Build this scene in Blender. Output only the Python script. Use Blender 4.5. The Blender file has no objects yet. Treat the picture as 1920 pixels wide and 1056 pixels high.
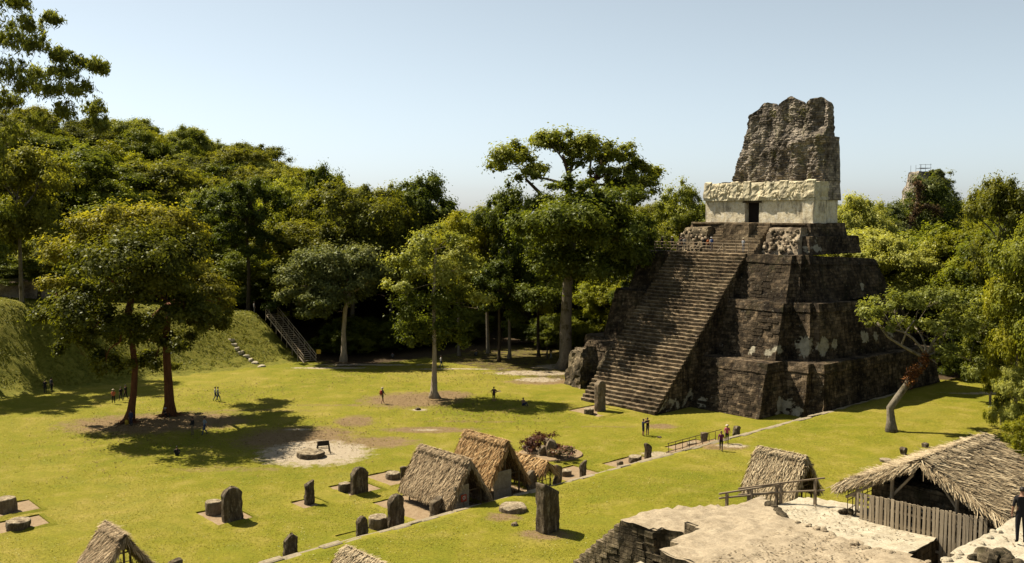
import bpy, bmesh, math, random
import numpy as np
from mathutils import Vector, noise, Matrix
rad = math.radians
sc = bpy.context.scene
COL = sc.collection

# ------------------------------------------------------------------ camera, sky, sun, exposure
CAM_H = 21.0
cam_d = bpy.data.cameras.new('camera'); cam = bpy.data.objects.new('camera', cam_d); COL.objects.link(cam)
cam.location = (0, 0, CAM_H); cam.rotation_euler = (rad(90 - 4.09), 0, 0)
cam_d.sensor_width = 36; cam_d.lens = 36 * 1790 / 1920; cam_d.clip_start = 0.5; cam_d.clip_end = 6000
sc.camera = cam
SUN_EL = rad(53.5); SHADOW_ANG = rad(-30)          # horizontal heading in which shadows fall (world, from +X)
tosun = Vector((-math.cos(SHADOW_ANG) * math.cos(SUN_EL), -math.sin(SHADOW_ANG) * math.cos(SUN_EL), math.sin(SUN_EL)))
wd = bpy.data.worlds.new('World'); sc.world = wd; wd.use_nodes = True
wn = wd.node_tree.nodes; wl = wd.node_tree.links; bg = wn['Background']
sky = wn.new('ShaderNodeTexSky'); sky.sky_type = 'NISHITA'; sky.sun_disc = False
sky.sun_elevation = SUN_EL; sky.sun_rotation = math.atan2(tosun.x, tosun.y)
sky.altitude = 200; sky.air_density = 0.7; sky.dust_density = 0.85; sky.ozone_density = 3.0
hs = wn.new('ShaderNodeHueSaturation'); hs.inputs['Saturation'].default_value = 0.44; hs.inputs['Hue'].default_value = 0.472
wl.new(sky.outputs[0], hs.inputs['Color']); wl.new(hs.outputs[0], bg.inputs[0]); bg.inputs[1].default_value = 0.061
sun_d = bpy.data.lights.new('sun', 'SUN'); sun_d.energy = 5.0; sun_d.angle = rad(0.53); sun_d.color = (1.0, 0.89, 0.71)
sun = bpy.data.objects.new('sun', sun_d); COL.objects.link(sun)
sun.rotation_euler = (-tosun).to_track_quat('-Z', 'Y').to_euler(); sun.location = (-60, 60, 90)
sc.view_settings.view_transform = 'Standard'; sc.view_settings.look = 'None'
sc.view_settings.exposure = 1.28; sc.view_settings.gamma = 1.0
sc.render.engine = 'CYCLES'
cy = sc.cycles; cy.max_bounces = 6; cy.diffuse_bounces = 3; cy.transmission_bounces = 4; cy.transparent_max_bounces = 4
cy.glossy_bounces = 2; cy.caustics_reflective = False; cy.caustics_refractive = False
cy.use_denoising = True

# ------------------------------------------------------------------ frame of the place: u = north (towards the camera side), v = west (into the temple)
ROT = math.atan2(-0.7414, 0.6710)
B0 = Vector((14.903, 98.293, 0.0))
NV = Vector((0.6710, -0.7414, 0)); SV = Vector((0.7414, 0.6710, 0))
def W(u, v, z=0.0): return B0 + NV * u + SV * v + Vector((0, 0, z))
def UV(P):
    d = Vector((P[0], P[1], 0)) - Vector((B0.x, B0.y, 0)); return d.dot(NV), d.dot(SV)

# ------------------------------------------------------------------ helpers
def tag(o, label=None, cat=None, group=None, kind=None):
    if label: o['label'] = label
    if cat: o['category'] = cat
    if group: o['group'] = group
    if kind: o['kind'] = kind
    return o
def empty(name, loc, rz=0.0):
    o = bpy.data.objects.new(name, None); COL.objects.link(o); o.location = loc; o.rotation_euler = (0, 0, rz)
    o.empty_display_size = 0.3; return o
def smooth(a, b, x):
    t = np.clip((x - a) / (b - a), 0, 1); return t * t * (3 - 2 * t)

class MB:
    """collects polygons; build() makes ONE mesh object with metre-scaled UVs"""
    def __init__(s): s.v = []; s.f = []; s.m = []
    def face(s, idx, m=0): s.f.append(idx); s.m.append(m)
    def add(s, vs, fs, m=0):
        o = len(s.v); s.v.extend([tuple(p) for p in vs])
        for f in fs: s.f.append([o + i for i in f]); s.m.append(m)
    def box(s, x0, x1, y0, y1, z0, z1, m=0, jit=0.0, rng=None, bev=0.0):
        if bev > 0:
            b = bev
            rings = [[(x0 + b, y0 + b, z0), (x1 - b, y0 + b, z0), (x1 - b, y1 - b, z0), (x0 + b, y1 - b, z0)],
                     [(x0, y0, z0 + b), (x1, y0, z0 + b), (x1, y1, z0 + b), (x0, y1, z0 + b)],
                     [(x0, y0, z1 - b), (x1, y0, z1 - b), (x1, y1, z1 - b), (x0, y1, z1 - b)],
                     [(x0 + b, y0 + b, z1), (x1 - b, y0 + b, z1), (x1 - b, y1 - b, z1), (x0 + b, y1 - b, z1)]]
            if jit: rings = [[(p[0] + rng.uniform(-jit, jit), p[1] + rng.uniform(-jit, jit), p[2] + rng.uniform(-jit, jit)) for p in r] for r in rings]
            s.rings(rings, True, m); return
        vs = [(x, y, z) for z in (z0, z1) for x, y in ((x0, y0), (x1, y0), (x1, y1), (x0, y1))]
        if jit: vs = [(p[0] + rng.uniform(-jit, jit), p[1] + rng.uniform(-jit, jit), p[2] + rng.uniform(-jit, jit)) for p in vs]
        s.add(vs, [(3, 2, 1, 0), (4, 5, 6, 7), (0, 1, 5, 4), (1, 2, 6, 5), (2, 3, 7, 6), (3, 0, 4, 7)], m)
    def rings(s, rings, cap=True, m=0):
        o = len(s.v); n = len(rings[0])
        for r in rings: s.v.extend([tuple(p) for p in r])
        for k in range(len(rings) - 1):
            for i in range(n):
                j = (i + 1) % n; s.face([o + k * n + i, o + k * n + j, o + (k + 1) * n + j, o + (k + 1) * n + i], m)
        if cap:
            s.face([o + i for i in range(n)][::-1], m); s.face([o + (len(rings) - 1) * n + i for i in range(n)], m)
    def tube(s, pts, rads, n=8, m=0, cap=True):
        pts = [Vector(p) for p in pts]; rr = []
        if isinstance(rads, (int, float)): rads = [rads] * len(pts)
        ref = None
        for i, p in enumerate(pts):
            d = (pts[min(i + 1, len(pts) - 1)] - pts[max(i - 1, 0)]).normalized()
            if ref is None: ref = Vector((1, 0, 0)) if abs(d.x) < 0.8 else Vector((0, 1, 0))
            a = (ref - d * ref.dot(d)).normalized(); b = d.cross(a); ref = a
            rr.append([p + (a * math.cos(t) + b * math.sin(t)) * rads[i] for t in [2 * math.pi * k / n for k in range(n)]])
        s.rings(rr, cap, m)
    def loft(s, rings, du=0.7, dz=0.6, cap=True, m=0):
        """rings of the same number of corners; every side is gridded"""
        n = len(rings[0]); topline = []
        cnt = [max(1, int(round((Vector(rings[0][(i + 1) % n]) - Vector(rings[0][i])).length / du))) for i in range(n)]
        lines = []
        for k, r in enumerate(rings):
            L = []
            for i in range(n):
                a = Vector(r[i]); b = Vector(r[(i + 1) % n])
                L += [a.lerp(b, q / cnt[i]) for q in range(cnt[i])]
            if k:
                prev = lines[-1]; h = max((x - y).length for x, y in zip(prev, L)); st = max(1, int(round(h / dz)))
                for q in range(1, st): lines.append([x.lerp(y, q / st) for x, y in zip(prev, L)])
            lines.append(L)
        s.rings(lines, False, m)
        if cap:
            N_ = len(lines[-1]); o = len(s.v) - N_; s.face([o + i for i in range(N_)], m)
    def disp(s, amp, sc_=1.0, start=0, seed=0.0, zmul=1.0, fixz=None):
        for i in range(start, len(s.v)):
            p = Vector(s.v[i])
            if fixz is not None and p.z <= fixz: continue
            d = noise.noise_vector(p * sc_ + Vector((seed, seed * .7, -seed))) * amp
            s.v[i] = (p.x + d.x, p.y + d.y, p.z + d.z * zmul)
    def build(s, name, mats, parent=None, loc=(0, 0, 0), rz=0.0, smooth_=False, kind=None):
        me = bpy.data.meshes.new(name); me.from_pydata(s.v, [], s.f)
        if not isinstance(mats, (list, tuple)): mats = [mats]
        for m in mats: me.materials.append(m)
        if len(mats) > 1: me.polygons.foreach_set('material_index', s.m)
        if smooth_: me.polygons.foreach_set('use_smooth', [True] * len(s.f))
        add_uv(me)
        o = bpy.data.objects.new(name, me); COL.objects.link(o)
        o.location = loc; o.rotation_euler = (0, 0, rz)
        if parent: o.parent = parent
        if kind: o['kind'] = kind
        return o
def add_uv(me):
    npoly = len(me.polygons); nl = len(me.loops)
    if nl == 0: return
    co = np.empty(len(me.vertices) * 3, np.float32); me.vertices.foreach_get('co', co); co = co.reshape(-1, 3)
    nr = np.empty(npoly * 3, np.float32); me.polygons.foreach_get('normal', nr); nr = nr.reshape(-1, 3)
    lt = np.empty(npoly, np.int32); me.polygons.foreach_get('loop_total', lt)
    lv = np.empty(nl, np.int32); me.loops.foreach_get('vertex_index', lv)
    t = np.stack([-nr[:, 1], nr[:, 0], np.zeros(npoly)], 1); ln = np.linalg.norm(t, axis=1)
    flat = ln < 0.35; t[flat] = (1, 0, 0); t[~flat] /= ln[~flat][:, None]
    b = np.cross(nr, t); b[flat] = (0, 1, 0)
    # snap directions so that neighbouring faces of a wall share the same pattern
    q = np.round(np.arctan2(t[:, 1], t[:, 0]) / (math.pi / 12)) * (math.pi / 12)
    t = np.stack([np.cos(q), np.sin(q), np.zeros(npoly)], 1); t[flat] = (1, 0, 0)
    pi = np.repeat(np.arange(npoly), lt); p = co[lv]
    u = (p * t[pi]).sum(1); v = np.where(flat[pi], p[:, 1], p[:, 2] * 1.0)
    uvl = me.uv_layers.new(name='UVMap'); uvl.data.foreach_set('uv', np.stack([u, v], 1).astype(np.float32).ravel())
def mesh_np(name, verts, faces4, mat, parent=None, loc=(0, 0, 0), rz=0.0, tint=None, kind=None, smooth_=False):
    """fast quad mesh from numpy arrays, with a per-vertex float 'tint'"""
    me = bpy.data.meshes.new(name); nv = len(verts); nf = len(faces4)
    me.vertices.add(nv); me.vertices.foreach_set('co', np.asarray(verts, np.float32).ravel())
    me.loops.add(nf * 4); me.loops.foreach_set('vertex_index', np.asarray(faces4, np.int32).ravel())
    me.polygons.add(nf); me.polygons.foreach_set('loop_start', np.arange(0, nf * 4, 4, dtype=np.int32))
    me.polygons.foreach_set('loop_total', np.full(nf, 4, np.int32))
    if smooth_: me.polygons.foreach_set('use_smooth', [True] * nf)
    me.update(calc_edges=True); me.validate()
    if tint is not None:
        a = me.attributes.new('tint', 'FLOAT', 'POINT'); a.data.foreach_set('value', np.asarray(tint, np.float32))
    if mat: me.materials.append(mat)
    o = bpy.data.objects.new(name, me); COL.objects.link(o); o.location = loc; o.rotation_euler = (0, 0, rz)
    if parent: o.parent = parent
    if kind: o['kind'] = kind
    return o
def copy_tree(o, parent=None):
    c = o.copy(); COL.objects.link(c)
    if parent: c.parent = parent
    for ch in list(o.children): copy_tree(ch, c)
    return c

# ------------------------------------------------------------------ materials
ALB = 0.60      # all base colours are written for a brighter scale and brought to real reflectances here
class NT:
    def __init__(s, name):
        s.mat = bpy.data.materials.new(name); s.mat.use_nodes = True; s.t = s.mat.node_tree; s.t.nodes.clear()
        s.out = s.t.nodes.new('ShaderNodeOutputMaterial')
    def n(s, typ, **kw):
        nd = s.t.nodes.new(typ)
        for k, v in kw.items(): setattr(nd, k, v)
        return nd
    def link(s, a, b): s.t.links.new(a, b)
    def set(s, nd, **kw):
        for k, v in kw.items():
            i = nd.inputs[k.replace('_', ' ')]
            if hasattr(v, 'is_output') or isinstance(v, bpy.types.NodeSocket): s.link(v, i)
            else: i.default_value = v
        return nd
    def coord(s, which='Object'): return s.n('ShaderNodeTexCoord').outputs[which]
    def mapped(s, vec, scale=(1, 1, 1), loc=(0, 0, 0)):
        m = s.n('ShaderNodeMapping'); s.link(vec, m.inputs[0]); m.inputs['Scale'].default_value = scale; m.inputs['Location'].default_value = loc; return m.outputs[0]
    def noise(s, vec, scale, detail=4, rough=0.55, dist=0.0):
        nd = s.n('ShaderNodeTexNoise'); s.link(vec, nd.inputs['Vector']); nd.inputs['Scale'].default_value = scale
        nd.inputs['Detail'].default_value = detail; nd.inputs['Roughness'].default_value = rough; nd.inputs['Distortion'].default_value = dist
        return nd.outputs['Fac']
    def ramp(s, fac, stops, interp='LINEAR'):
        r = s.n('ShaderNodeValToRGB'); s.link(fac, r.inputs[0]); e = r.color_ramp.elements; r.color_ramp.interpolation = interp
        while len(e) < len(stops): e.new(0.5)
        for k, (p, c) in enumerate(stops):
            e[k].position = p; e[k].color = (c, c, c, 1) if isinstance(c, (int, float)) else (*c, 1)
        return r.outputs[0]
    def mix(s, fac, a, b, blend='MIX'):
        m = s.n('ShaderNodeMix', data_type='RGBA', blend_type=blend); ins = m.inputs
        for i, v in ((0, fac), (6, a), (7, b)):
            if isinstance(v, bpy.types.NodeSocket): s.link(v, ins[i])
            else: ins[i].default_value = v if isinstance(v, (int, float)) and i == 0 else ((v, v, v, 1) if isinstance(v, (int, float)) else (*v, 1))
        return m.outputs[2]
    def math(s, op, a, b=0.0, clamp=False):
        m = s.n('ShaderNodeMath', operation=op); m.use_clamp = clamp
        for i, v in ((0, a), (1, b)):
            if isinstance(v, bpy.types.NodeSocket): s.link(v, m.inputs[i])
            else: m.inputs[i].default_value = v
        return m.outputs[0]
    def attr(s, name): return s.n('ShaderNodeAttribute', attribute_name=name)
    def bump(s, h, strength, dist=0.1, prev=None):
        b = s.n('ShaderNodeBump'); s.link(h, b.inputs['Height']); b.inputs['Strength'].default_value = strength; b.inputs['Distance'].default_value = dist
        if prev: s.link(prev, b.inputs['Normal'])
        return b.outputs[0]
    def finish(s, col, rough=0.9, normal=None, spec=0.2, **kw):
        p = s.n('ShaderNodeBsdfPrincipled')
        if not isinstance(col, bpy.types.NodeSocket): col = s.ramp(s.n('ShaderNodeValue').outputs[0], [(0, col), (1, col)])
        s.link(s.mix(1.0, col, ALB, 'MULTIPLY'), p.inputs['Base Color'])
        if isinstance(rough, bpy.types.NodeSocket): s.link(rough, p.inputs['Roughness'])
        else: p.inputs['Roughness'].default_value = rough
        p.inputs['Specular IOR Level'].default_value = spec
        if normal: s.link(normal, p.inputs['Normal'])
        s.link(p.outputs[0], s.out.inputs[0]); return s.mat

def flat_mat(name, c, rough=0.85, var=0.25, scale=6.0):
    t = NT(name); o = t.coord(); nz = t.noise(o, scale, 4)
    d = tuple(x * (1 - var) for x in c); l = tuple(min(1, x * (1 + var)) for x in c)
    return t.finish(t.ramp(nz, [(0.3, d), (0.7, l)]), rough, t.bump(nz, 0.3, 0.03))

def m_ground():
    t = NT('lawn'); o = t.coord()
    big = t.noise(o, 0.055, 5, 0.6); mid = t.noise(o, 0.42, 5, 0.62); fine = t.noise(o, 4.5, 4, 0.7)
    vf = t.noise(t.mapped(o, (1, 1, 1), (7, 3, 0)), 17.0, 3, 0.7)
    g = t.ramp(big, [(0.34, (0.150, 0.176, 0.010)), (0.5, (0.255, 0.235, 0.020)), (0.64, (0.37, 0.300, 0.064))])
    g2 = t.ramp(mid, [(0.3, (0.165, 0.194, 0.010)), (0.52, (0.262, 0.242, 0.020)), (0.70, (0.41, 0.325, 0.080))])
    g = t.mix(0.55, g, g2)
    g = t.mix(0.85, g, t.ramp(fine, [(0.25, 0.66), (0.5, 0.97), (0.78, 1.28)]), 'MULTIPLY')
    g = t.mix(0.85, g, t.ramp(vf, [(0.22, 0.62), (0.5, 0.98), (0.8, 1.34)]), 'MULTIPLY')
    at = t.attr('mask'); sep = t.n('ShaderNodeSeparateColor'); t.link(at.outputs['Color'], sep.inputs[0])
    wob = t.math('MULTIPLY', t.math('SUBTRACT', t.noise(o, 0.9, 6, 0.7), 0.5), 1.5)
    def msk(ch, lo=0.30, hi=0.78):
        return t.ramp(t.math('ADD', sep.outputs[ch], wob, True), [(lo, 0.0), (hi, 1.0)])
    dirt = t.ramp(t.noise(o, 2.2, 6, 0.7), [(0.3, (0.19, 0.125, 0.060)), (0.7, (0.32, 0.225, 0.115))])
    sand = t.ramp(t.noise(o, 3.0, 6, 0.7), [(0.3, (0.40, 0.325, 0.22)), (0.7, (0.53, 0.45, 0.33))])
    litter = t.ramp(t.noise(o, 5.0, 6, 0.75), [(0.3, (0.045, 0.030, 0.016)), (0.55, (0.095, 0.066, 0.036)), (0.8, (0.17, 0.125, 0.07))])
    weed = t.ramp(t.noise(o, 1.8, 6, 0.75), [(0.3, (0.10, 0.115, 0.014)), (0.5, (0.20, 0.195, 0.026)), (0.75, (0.32, 0.275, 0.055))])
    c = t.mix(msk('Red'), g, dirt); c = t.mix(msk('Green'), c, litter)
    c = t.mix(msk('Blue', 0.36, 0.66), c, sand)
    c = t.mix(t.ramp(t.math('ADD', at.outputs['Alpha'], t.math('MULTIPLY', wob, 0.5), True), [(0.4, 0.0), (0.6, 1.0)]), c, weed)
    h = t.math('ADD', t.math('MULTIPLY', fine, 0.6), vf)
    return t.finish(c, 0.95, t.bump(h, 0.75, 0.10), 0.1)

def m_masonry(name, dark, mid, light, white=0.0, moss=(0.03, 0.032, 0.008), bw=0.62, bh=0.30, course=0.6, streak=True, mossamt=0.5):
    """weathered block wall; attribute 'pl' adds surviving plaster"""
    t = NT(name); o = t.coord(); uv = t.coord('UV')
    br = t.n('ShaderNodeTexBrick'); t.link(uv, br.inputs['Vector']); br.inputs['Scale'].default_value = 1.0
    br.offset = 0.47; br.squash = 1.15; br.squash_frequency = 3
    t.set(br, Brick_Width=bw, Row_Height=bh, Mortar_Size=0.03, Mortar_Smooth=0.6, Bias=-0.1)
    br.inputs['Color1'].default_value = (0.42, 0.42, 0.42, 1); br.inputs['Color2'].default_value = (1.4, 1.34, 1.25, 1); br.inputs['Mortar'].default_value = (0.34, 0.32, 0.30, 1)
    big = t.noise(o, 0.35, 6, 0.65); med = t.noise(o, 1.7, 6, 0.72); fin = t.noise(o, 9.0, 5, 0.75)
    c = t.ramp(t.math('ADD', t.math('MULTIPLY', big, 0.55), t.math('MULTIPLY', med, 0.45)), [(0.40, dark), (0.5, mid), (0.61, light)])
    c = t.mix(course, c, br.outputs['Color'], 'MULTIPLY')
    c = t.mix(0.7, c, t.ramp(fin, [(0.28, 0.55), (0.55, 1.0), (0.78, 1.55)]), 'MULTIPLY')
    oi = t.n('ShaderNodeObjectInfo'); c = t.mix(1.0, c, t.ramp(oi.outputs['Random'], [(0.0, 0.72), (1.0, 1.22)]), 'MULTIPLY')
    if streak:
        st = t.noise(t.mapped(o, (1.6, 1.6, 0.16)), 1.3, 5, 0.65)
        c = t.mix(t.ramp(st, [(0.50, 0.0), (0.68, 0.8)]), c, tuple(x * 0.35 for x in dark))
    mo = t.noise(t.mapped(o, (1, 1, 0.55), (11, 5, 2)), 0.7, 6, 0.7)
    c = t.mix(t.math('MULTIPLY', t.ramp(mo, [(0.54, 0.0), (0.68, 1.0)]), mossamt), c, moss)
    fl = t.noise(t.mapped(o, (1, 1, 1.2), (3, 9, 4)), 2.6, 7, 0.78)
    c = t.mix(t.math('MULTIPLY', t.ramp(fl, [(0.59, 0.0), (0.66, 1.0)]), 0.6), c, (0.36, 0.33, 0.26))
    pl = t.math('ADD', t.attr('pl').outputs['Fac'], t.math('MULTIPLY', t.math('SUBTRACT', t.noise(o, 1.25, 6, 0.7), 0.5), 1.3))
    pl = t.ramp(t.math('ADD', pl, white), [(0.48, 0.0), (0.56, 1.0)])
    c = t.mix(pl, c, t.ramp(med, [(0.35, (0.30, 0.27, 0.19)), (0.6, (0.50, 0.46, 0.35))]))
    h = t.math('ADD', t.math('MULTIPLY', t.math('SUBTRACT', 1.0, br.outputs['Fac']), 0.5 * course), t.math('ADD', med, t.math('MULTIPLY', fin, 0.5)))
    return t.finish(c, 0.95, t.bump(h, 0.9, 0.09), 0.1)

def m_plaster(name, c1, c2, c3, stain=(0.06, 0.05, 0.04), amt=0.7):
    t = NT(name); o = t.coord()
    big = t.noise(o, 0.45, 6, 0.65); med = t.noise(o, 2.3, 6, 0.7); fin = t.noise(o, 14, 5, 0.75)
    c = t.ramp(med, [(0.3, c1), (0.5, c2), (0.7, c3)])
    st = t.noise(t.mapped(o, (1.4, 1.4, 0.4), (5, 1, 3)), 0.8, 7, 0.72)
    c = t.mix(t.math('MULTIPLY', t.ramp(st, [(0.5, 0.0), (0.66, 1.0)]), amt), c, stain)
    st2 = t.noise(t.mapped(o, (1, 1, 1), (2, 8, 1)), 4.5, 6, 0.75)
    c = t.mix(t.math('MULTIPLY', t.ramp(st2, [(0.56, 0.0), (0.7, 1.0)]), amt * 0.5), c, tuple(x * 1.6 for x in stain))
    c = t.mix(0.9, c, t.ramp(fin, [(0.3, 0.62), (0.5, 0.98), (0.7, 1.28)]), 'MULTIPLY')
    sp = t.noise(t.mapped(o, (1, 1, 1), (9, 9, 9)), 5.5, 7, 0.8)
    c = t.mix(t.math('MULTIPLY', t.ramp(sp, [(0.58, 0.0), (0.64, 1.0)]), amt * 0.7), c, stain)
    return t.finish(c, 0.93, t.bump(t.math('ADD', med, t.math('MULTIPLY', fin, 0.4)), 0.7, 0.06), 0.12)

def m_stele(name, c1, c2, c3, pale=(0.36, 0.31, 0.23)):
    t = NT(name); o = t.coord(); oi = t.n('ShaderNodeObjectInfo')
    off = t.n('ShaderNodeVectorMath', operation='ADD'); t.link(o, off.inputs[0])
    cx = t.n('ShaderNodeCombineXYZ'); t.link(t.math('MULTIPLY', oi.outputs['Random'], 40.0), cx.inputs[0]); t.link(cx.outputs[0], off.inputs[1]); o = off.outputs[0]
    st = t.noise(t.mapped(o, (2.2, 2.2, 0.35)), 1.6, 6, 0.7); med = t.noise(o, 3.0, 6, 0.72); fin = t.noise(o, 16, 5, 0.75)
    c = t.ramp(t.math('ADD', t.math('MULTIPLY', st, 0.6), t.math('MULTIPLY', med, 0.4)), [(0.36, c1), (0.52, c2), (0.68, c3)])
    c = t.mix(t.math('MULTIPLY', t.ramp(t.noise(t.mapped(o, (1.8, 1.8, 0.5), (4, 4, 4)), 2.2, 6, 0.75), [(0.52, 0.0), (0.66, 1.0)]), 0.8), c, pale)
    c = t.mix(0.6, c, t.ramp(fin, [(0.3, 0.65), (0.7, 1.3)]), 'MULTIPLY')
    return t.finish(c, 0.95, t.bump(t.math('ADD', med, t.math('MULTIPLY', fin, 0.5)), 0.9, 0.05), 0.1)

def m_leaf(name, dark, mid, light, trans=0.5, bright=1.0):
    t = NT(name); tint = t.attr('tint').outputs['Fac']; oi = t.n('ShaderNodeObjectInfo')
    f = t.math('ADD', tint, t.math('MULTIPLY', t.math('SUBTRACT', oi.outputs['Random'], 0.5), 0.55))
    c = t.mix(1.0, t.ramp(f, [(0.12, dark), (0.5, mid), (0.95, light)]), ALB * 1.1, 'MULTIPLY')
    d = t.n('ShaderNodeBsdfDiffuse'); t.link(c, d.inputs[0])
    tr = t.n('ShaderNodeBsdfTranslucent'); t.link(t.mix(1.0, c, (1.25, 1.2, 0.5), 'MULTIPLY'), tr.inputs[0])
    gl = t.n('ShaderNodeBsdfGlossy'); gl.inputs['Roughness'].default_value = 0.42; gl.inputs[0].default_value = (0.9, 0.95, 0.8, 1)
    m1 = t.n('ShaderNodeMixShader'); m1.inputs[0].default_value = trans; t.link(d.outputs[0], m1.inputs[1]); t.link(tr.outputs[0], m1.inputs[2])
    m2 = t.n('ShaderNodeMixShader'); m2.inputs[0].default_value = 0.010; t.link(m1.outputs[0], m2.inputs[1]); t.link(gl.outputs[0], m2.inputs[2])
    t.link(m2.outputs[0], t.out.inputs[0]); return t.mat
def m_strand(name, c1, c2, c3):
    t = NT(name); tint = t.attr('tint').outputs['Fac']; o = t.coord()
    f = t.math('ADD', t.math('MULTIPLY', tint, 0.75), t.math('MULTIPLY', t.noise(o, 1.1, 4, 0.6), 0.25))
    c = t.ramp(f, [(0.12, c1), (0.5, c2), (0.92, c3)])
    return t.finish(c, 0.9, None, 0.15)
def m_bark(name, c1, c2, moss=None):
    t = NT(name); o = t.coord(); st = t.noise(t.mapped(o, (3, 3, 0.6)), 2.2, 6, 0.7); fin = t.noise(o, 12, 4, 0.7)
    c = t.ramp(st, [(0.3, c1), (0.7, c2)]); c = t.mix(0.5, c, t.ramp(fin, [(0.3, 0.6), (0.7, 1.3)]), 'MULTIPLY')
    if moss: c = t.mix(t.ramp(t.noise(o, 0.6, 5, 0.7), [(0.52, 0.0), (0.62, 0.85)]), c, moss)
    return t.finish(c, 0.92, t.bump(st, 0.9, 0.06), 0.12)
def m_wood(name, c1, c2):
    t = NT(name); o = t.coord(); st = t.noise(t.mapped(o, (9, 9, 1.2)), 2.5, 5, 0.7); oi = t.n('ShaderNodeObjectInfo')
    c = t.ramp(t.math('ADD', t.math('MULTIPLY', st, 0.7), t.math('MULTIPLY', oi.outputs['Random'], 0.3)), [(0.25, c1), (0.75, c2)])
    return t.finish(c, 0.88, t.bump(st, 0.4, 0.02), 0.15)

M = {}
M['lawn'] = m_ground()
M['temple'] = m_masonry('dark_masonry', (0.025, 0.018, 0.012), (0.103, 0.077, 0.049), (0.268, 0.204, 0.135), white=-0.07, bw=0.75, bh=0.36, course=0.85)
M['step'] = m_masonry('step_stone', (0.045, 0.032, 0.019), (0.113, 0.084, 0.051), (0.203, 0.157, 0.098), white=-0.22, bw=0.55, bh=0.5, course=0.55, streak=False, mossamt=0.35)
M['tread'] = m_masonry('worn_sunlit_stone', (0.095, 0.069, 0.042), (0.236, 0.178, 0.111), (0.425, 0.332, 0.213), white=-0.22, bw=0.55, bh=0.5, course=0.55, streak=False, mossamt=0.35)  # foot wear plus the sun's contrast on step tops, both put into the colour
M['shrine'] = m_plaster('pale_shrine_plaster', (0.688, 0.578, 0.399), (0.980, 0.871, 0.617), (0.980, 0.950, 0.869), (0.197, 0.160, 0.121), 0.85)
M['frieze'] = m_plaster('carved_frieze', (0.542, 0.462, 0.305), (0.786, 0.690, 0.466), (0.936, 0.874, 0.629), (0.180, 0.165, 0.126), 0.72)
M['comb'] = m_masonry('roof_comb_stone', (0.096, 0.083, 0.067), (0.309, 0.266, 0.219), (0.662, 0.587, 0.483), white=-0.07, moss=(0.154, 0.150, 0.033), bw=0.55, bh=0.28, course=0.75, mossamt=0.5)
M['rubble'] = m_masonry('pale_rubble', (0.199, 0.150, 0.103), (0.444, 0.352, 0.243), (0.704, 0.585, 0.412), white=-0.3, course=0.0, streak=False, mossamt=0.3, moss=(0.107, 0.083, 0.051))
M['doordark'] = flat_mat('dark_door_panel', (0.018, 0.013, 0.009))
M['stele'] = m_stele('stele_stone', (0.042, 0.033, 0.021), (0.122, 0.093, 0.059), (0.277, 0.217, 0.140))
M['stele2'] = m_stele('stele_stone_lighter', (0.099, 0.074, 0.049), (0.213, 0.162, 0.103), (0.369, 0.284, 0.186))
M['altar'] = m_stele('altar_stone', (0.130, 0.098, 0.061), (0.317, 0.252, 0.163), (0.577, 0.476, 0.326), (0.692, 0.602, 0.435))
M['padearth'] = m_plaster('bare_earth', (0.27, 0.185, 0.105), (0.34, 0.245, 0.145), (0.41, 0.31, 0.195), (0.17, 0.11, 0.06), 0.3)
M['kerb'] = m_plaster('kerb_stone', (0.25, 0.205, 0.135), (0.36, 0.30, 0.20), (0.46, 0.395, 0.275), (0.12, 0.095, 0.06), 0.5)
M['ruinfloor'] = m_plaster('ruin_floor', (0.337, 0.270, 0.177), (0.436, 0.356, 0.244), (0.535, 0.448, 0.313), (0.188, 0.144, 0.094), 0.5)
M['palefloor'] = m_plaster('pale_floor', (0.432, 0.373, 0.266), (0.540, 0.477, 0.351), (0.630, 0.567, 0.432), (0.270, 0.211, 0.135), 0.4)
M['ruinwall'] = m_masonry('ruin_wall', (0.056, 0.047, 0.029), (0.199, 0.158, 0.101), (0.455, 0.372, 0.246), white=-0.16, bw=0.45, bh=0.28, course=0.6, mossamt=0.6, moss=(0.056, 0.055, 0.018))
M['thatchbase'] = flat_mat('thatch_underside', (0.11, 0.075, 0.042), var=0.5, scale=14)
M['thatch'] = m_strand('dry_thatch', (0.17, 0.12, 0.068), (0.48, 0.37, 0.22), (0.78, 0.65, 0.43))
M['thatchgrey'] = m_strand('grey_thatch', (0.156, 0.104, 0.058), (0.403, 0.293, 0.169), (0.676, 0.533, 0.338))
M['thatchorange'] = m_strand('fresh_thatch', (0.190, 0.095, 0.034), (0.470, 0.280, 0.112), (0.717, 0.515, 0.269))
M['pole'] = m_wood('pole_wood', (0.10, 0.07, 0.04), (0.24, 0.17, 0.095))
M['greywood'] = m_wood('grey_board', (0.28, 0.22, 0.145), (0.58, 0.48, 0.335))
M['darkwood'] = m_wood('dark_board', (0.03, 0.022, 0.015), (0.085, 0.062, 0.042))
M['railwood'] = m_wood('rail_wood', (0.22, 0.165, 0.105), (0.40, 0.32, 0.22))
M['redbark'] = m_bark('red_bark', (0.085, 0.034, 0.014), (0.20, 0.085, 0.036))
M['palebark'] = m_bark('pale_bark', (0.270, 0.215, 0.144), (0.541, 0.448, 0.319))
M['greybark'] = m_bark('grey_bark', (0.135, 0.115, 0.084), (0.338, 0.290, 0.216), (0.068, 0.054, 0.016))
M['darkbark'] = m_bark('dark_bark', (0.035, 0.026, 0.016), (0.11, 0.085, 0.055))
M['brombark'] = m_bark('bromeliad_bark', (0.045, 0.028, 0.014), (0.13, 0.085, 0.04))
M['brom'] = m_strand('rust_bromeliad', (0.045, 0.016, 0.006), (0.17, 0.062, 0.016), (0.36, 0.15, 0.035))
M['brom2'] = m_strand('dark_bromeliad', (0.035, 0.022, 0.010), (0.12, 0.07, 0.028), (0.24, 0.14, 0.05))
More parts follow.
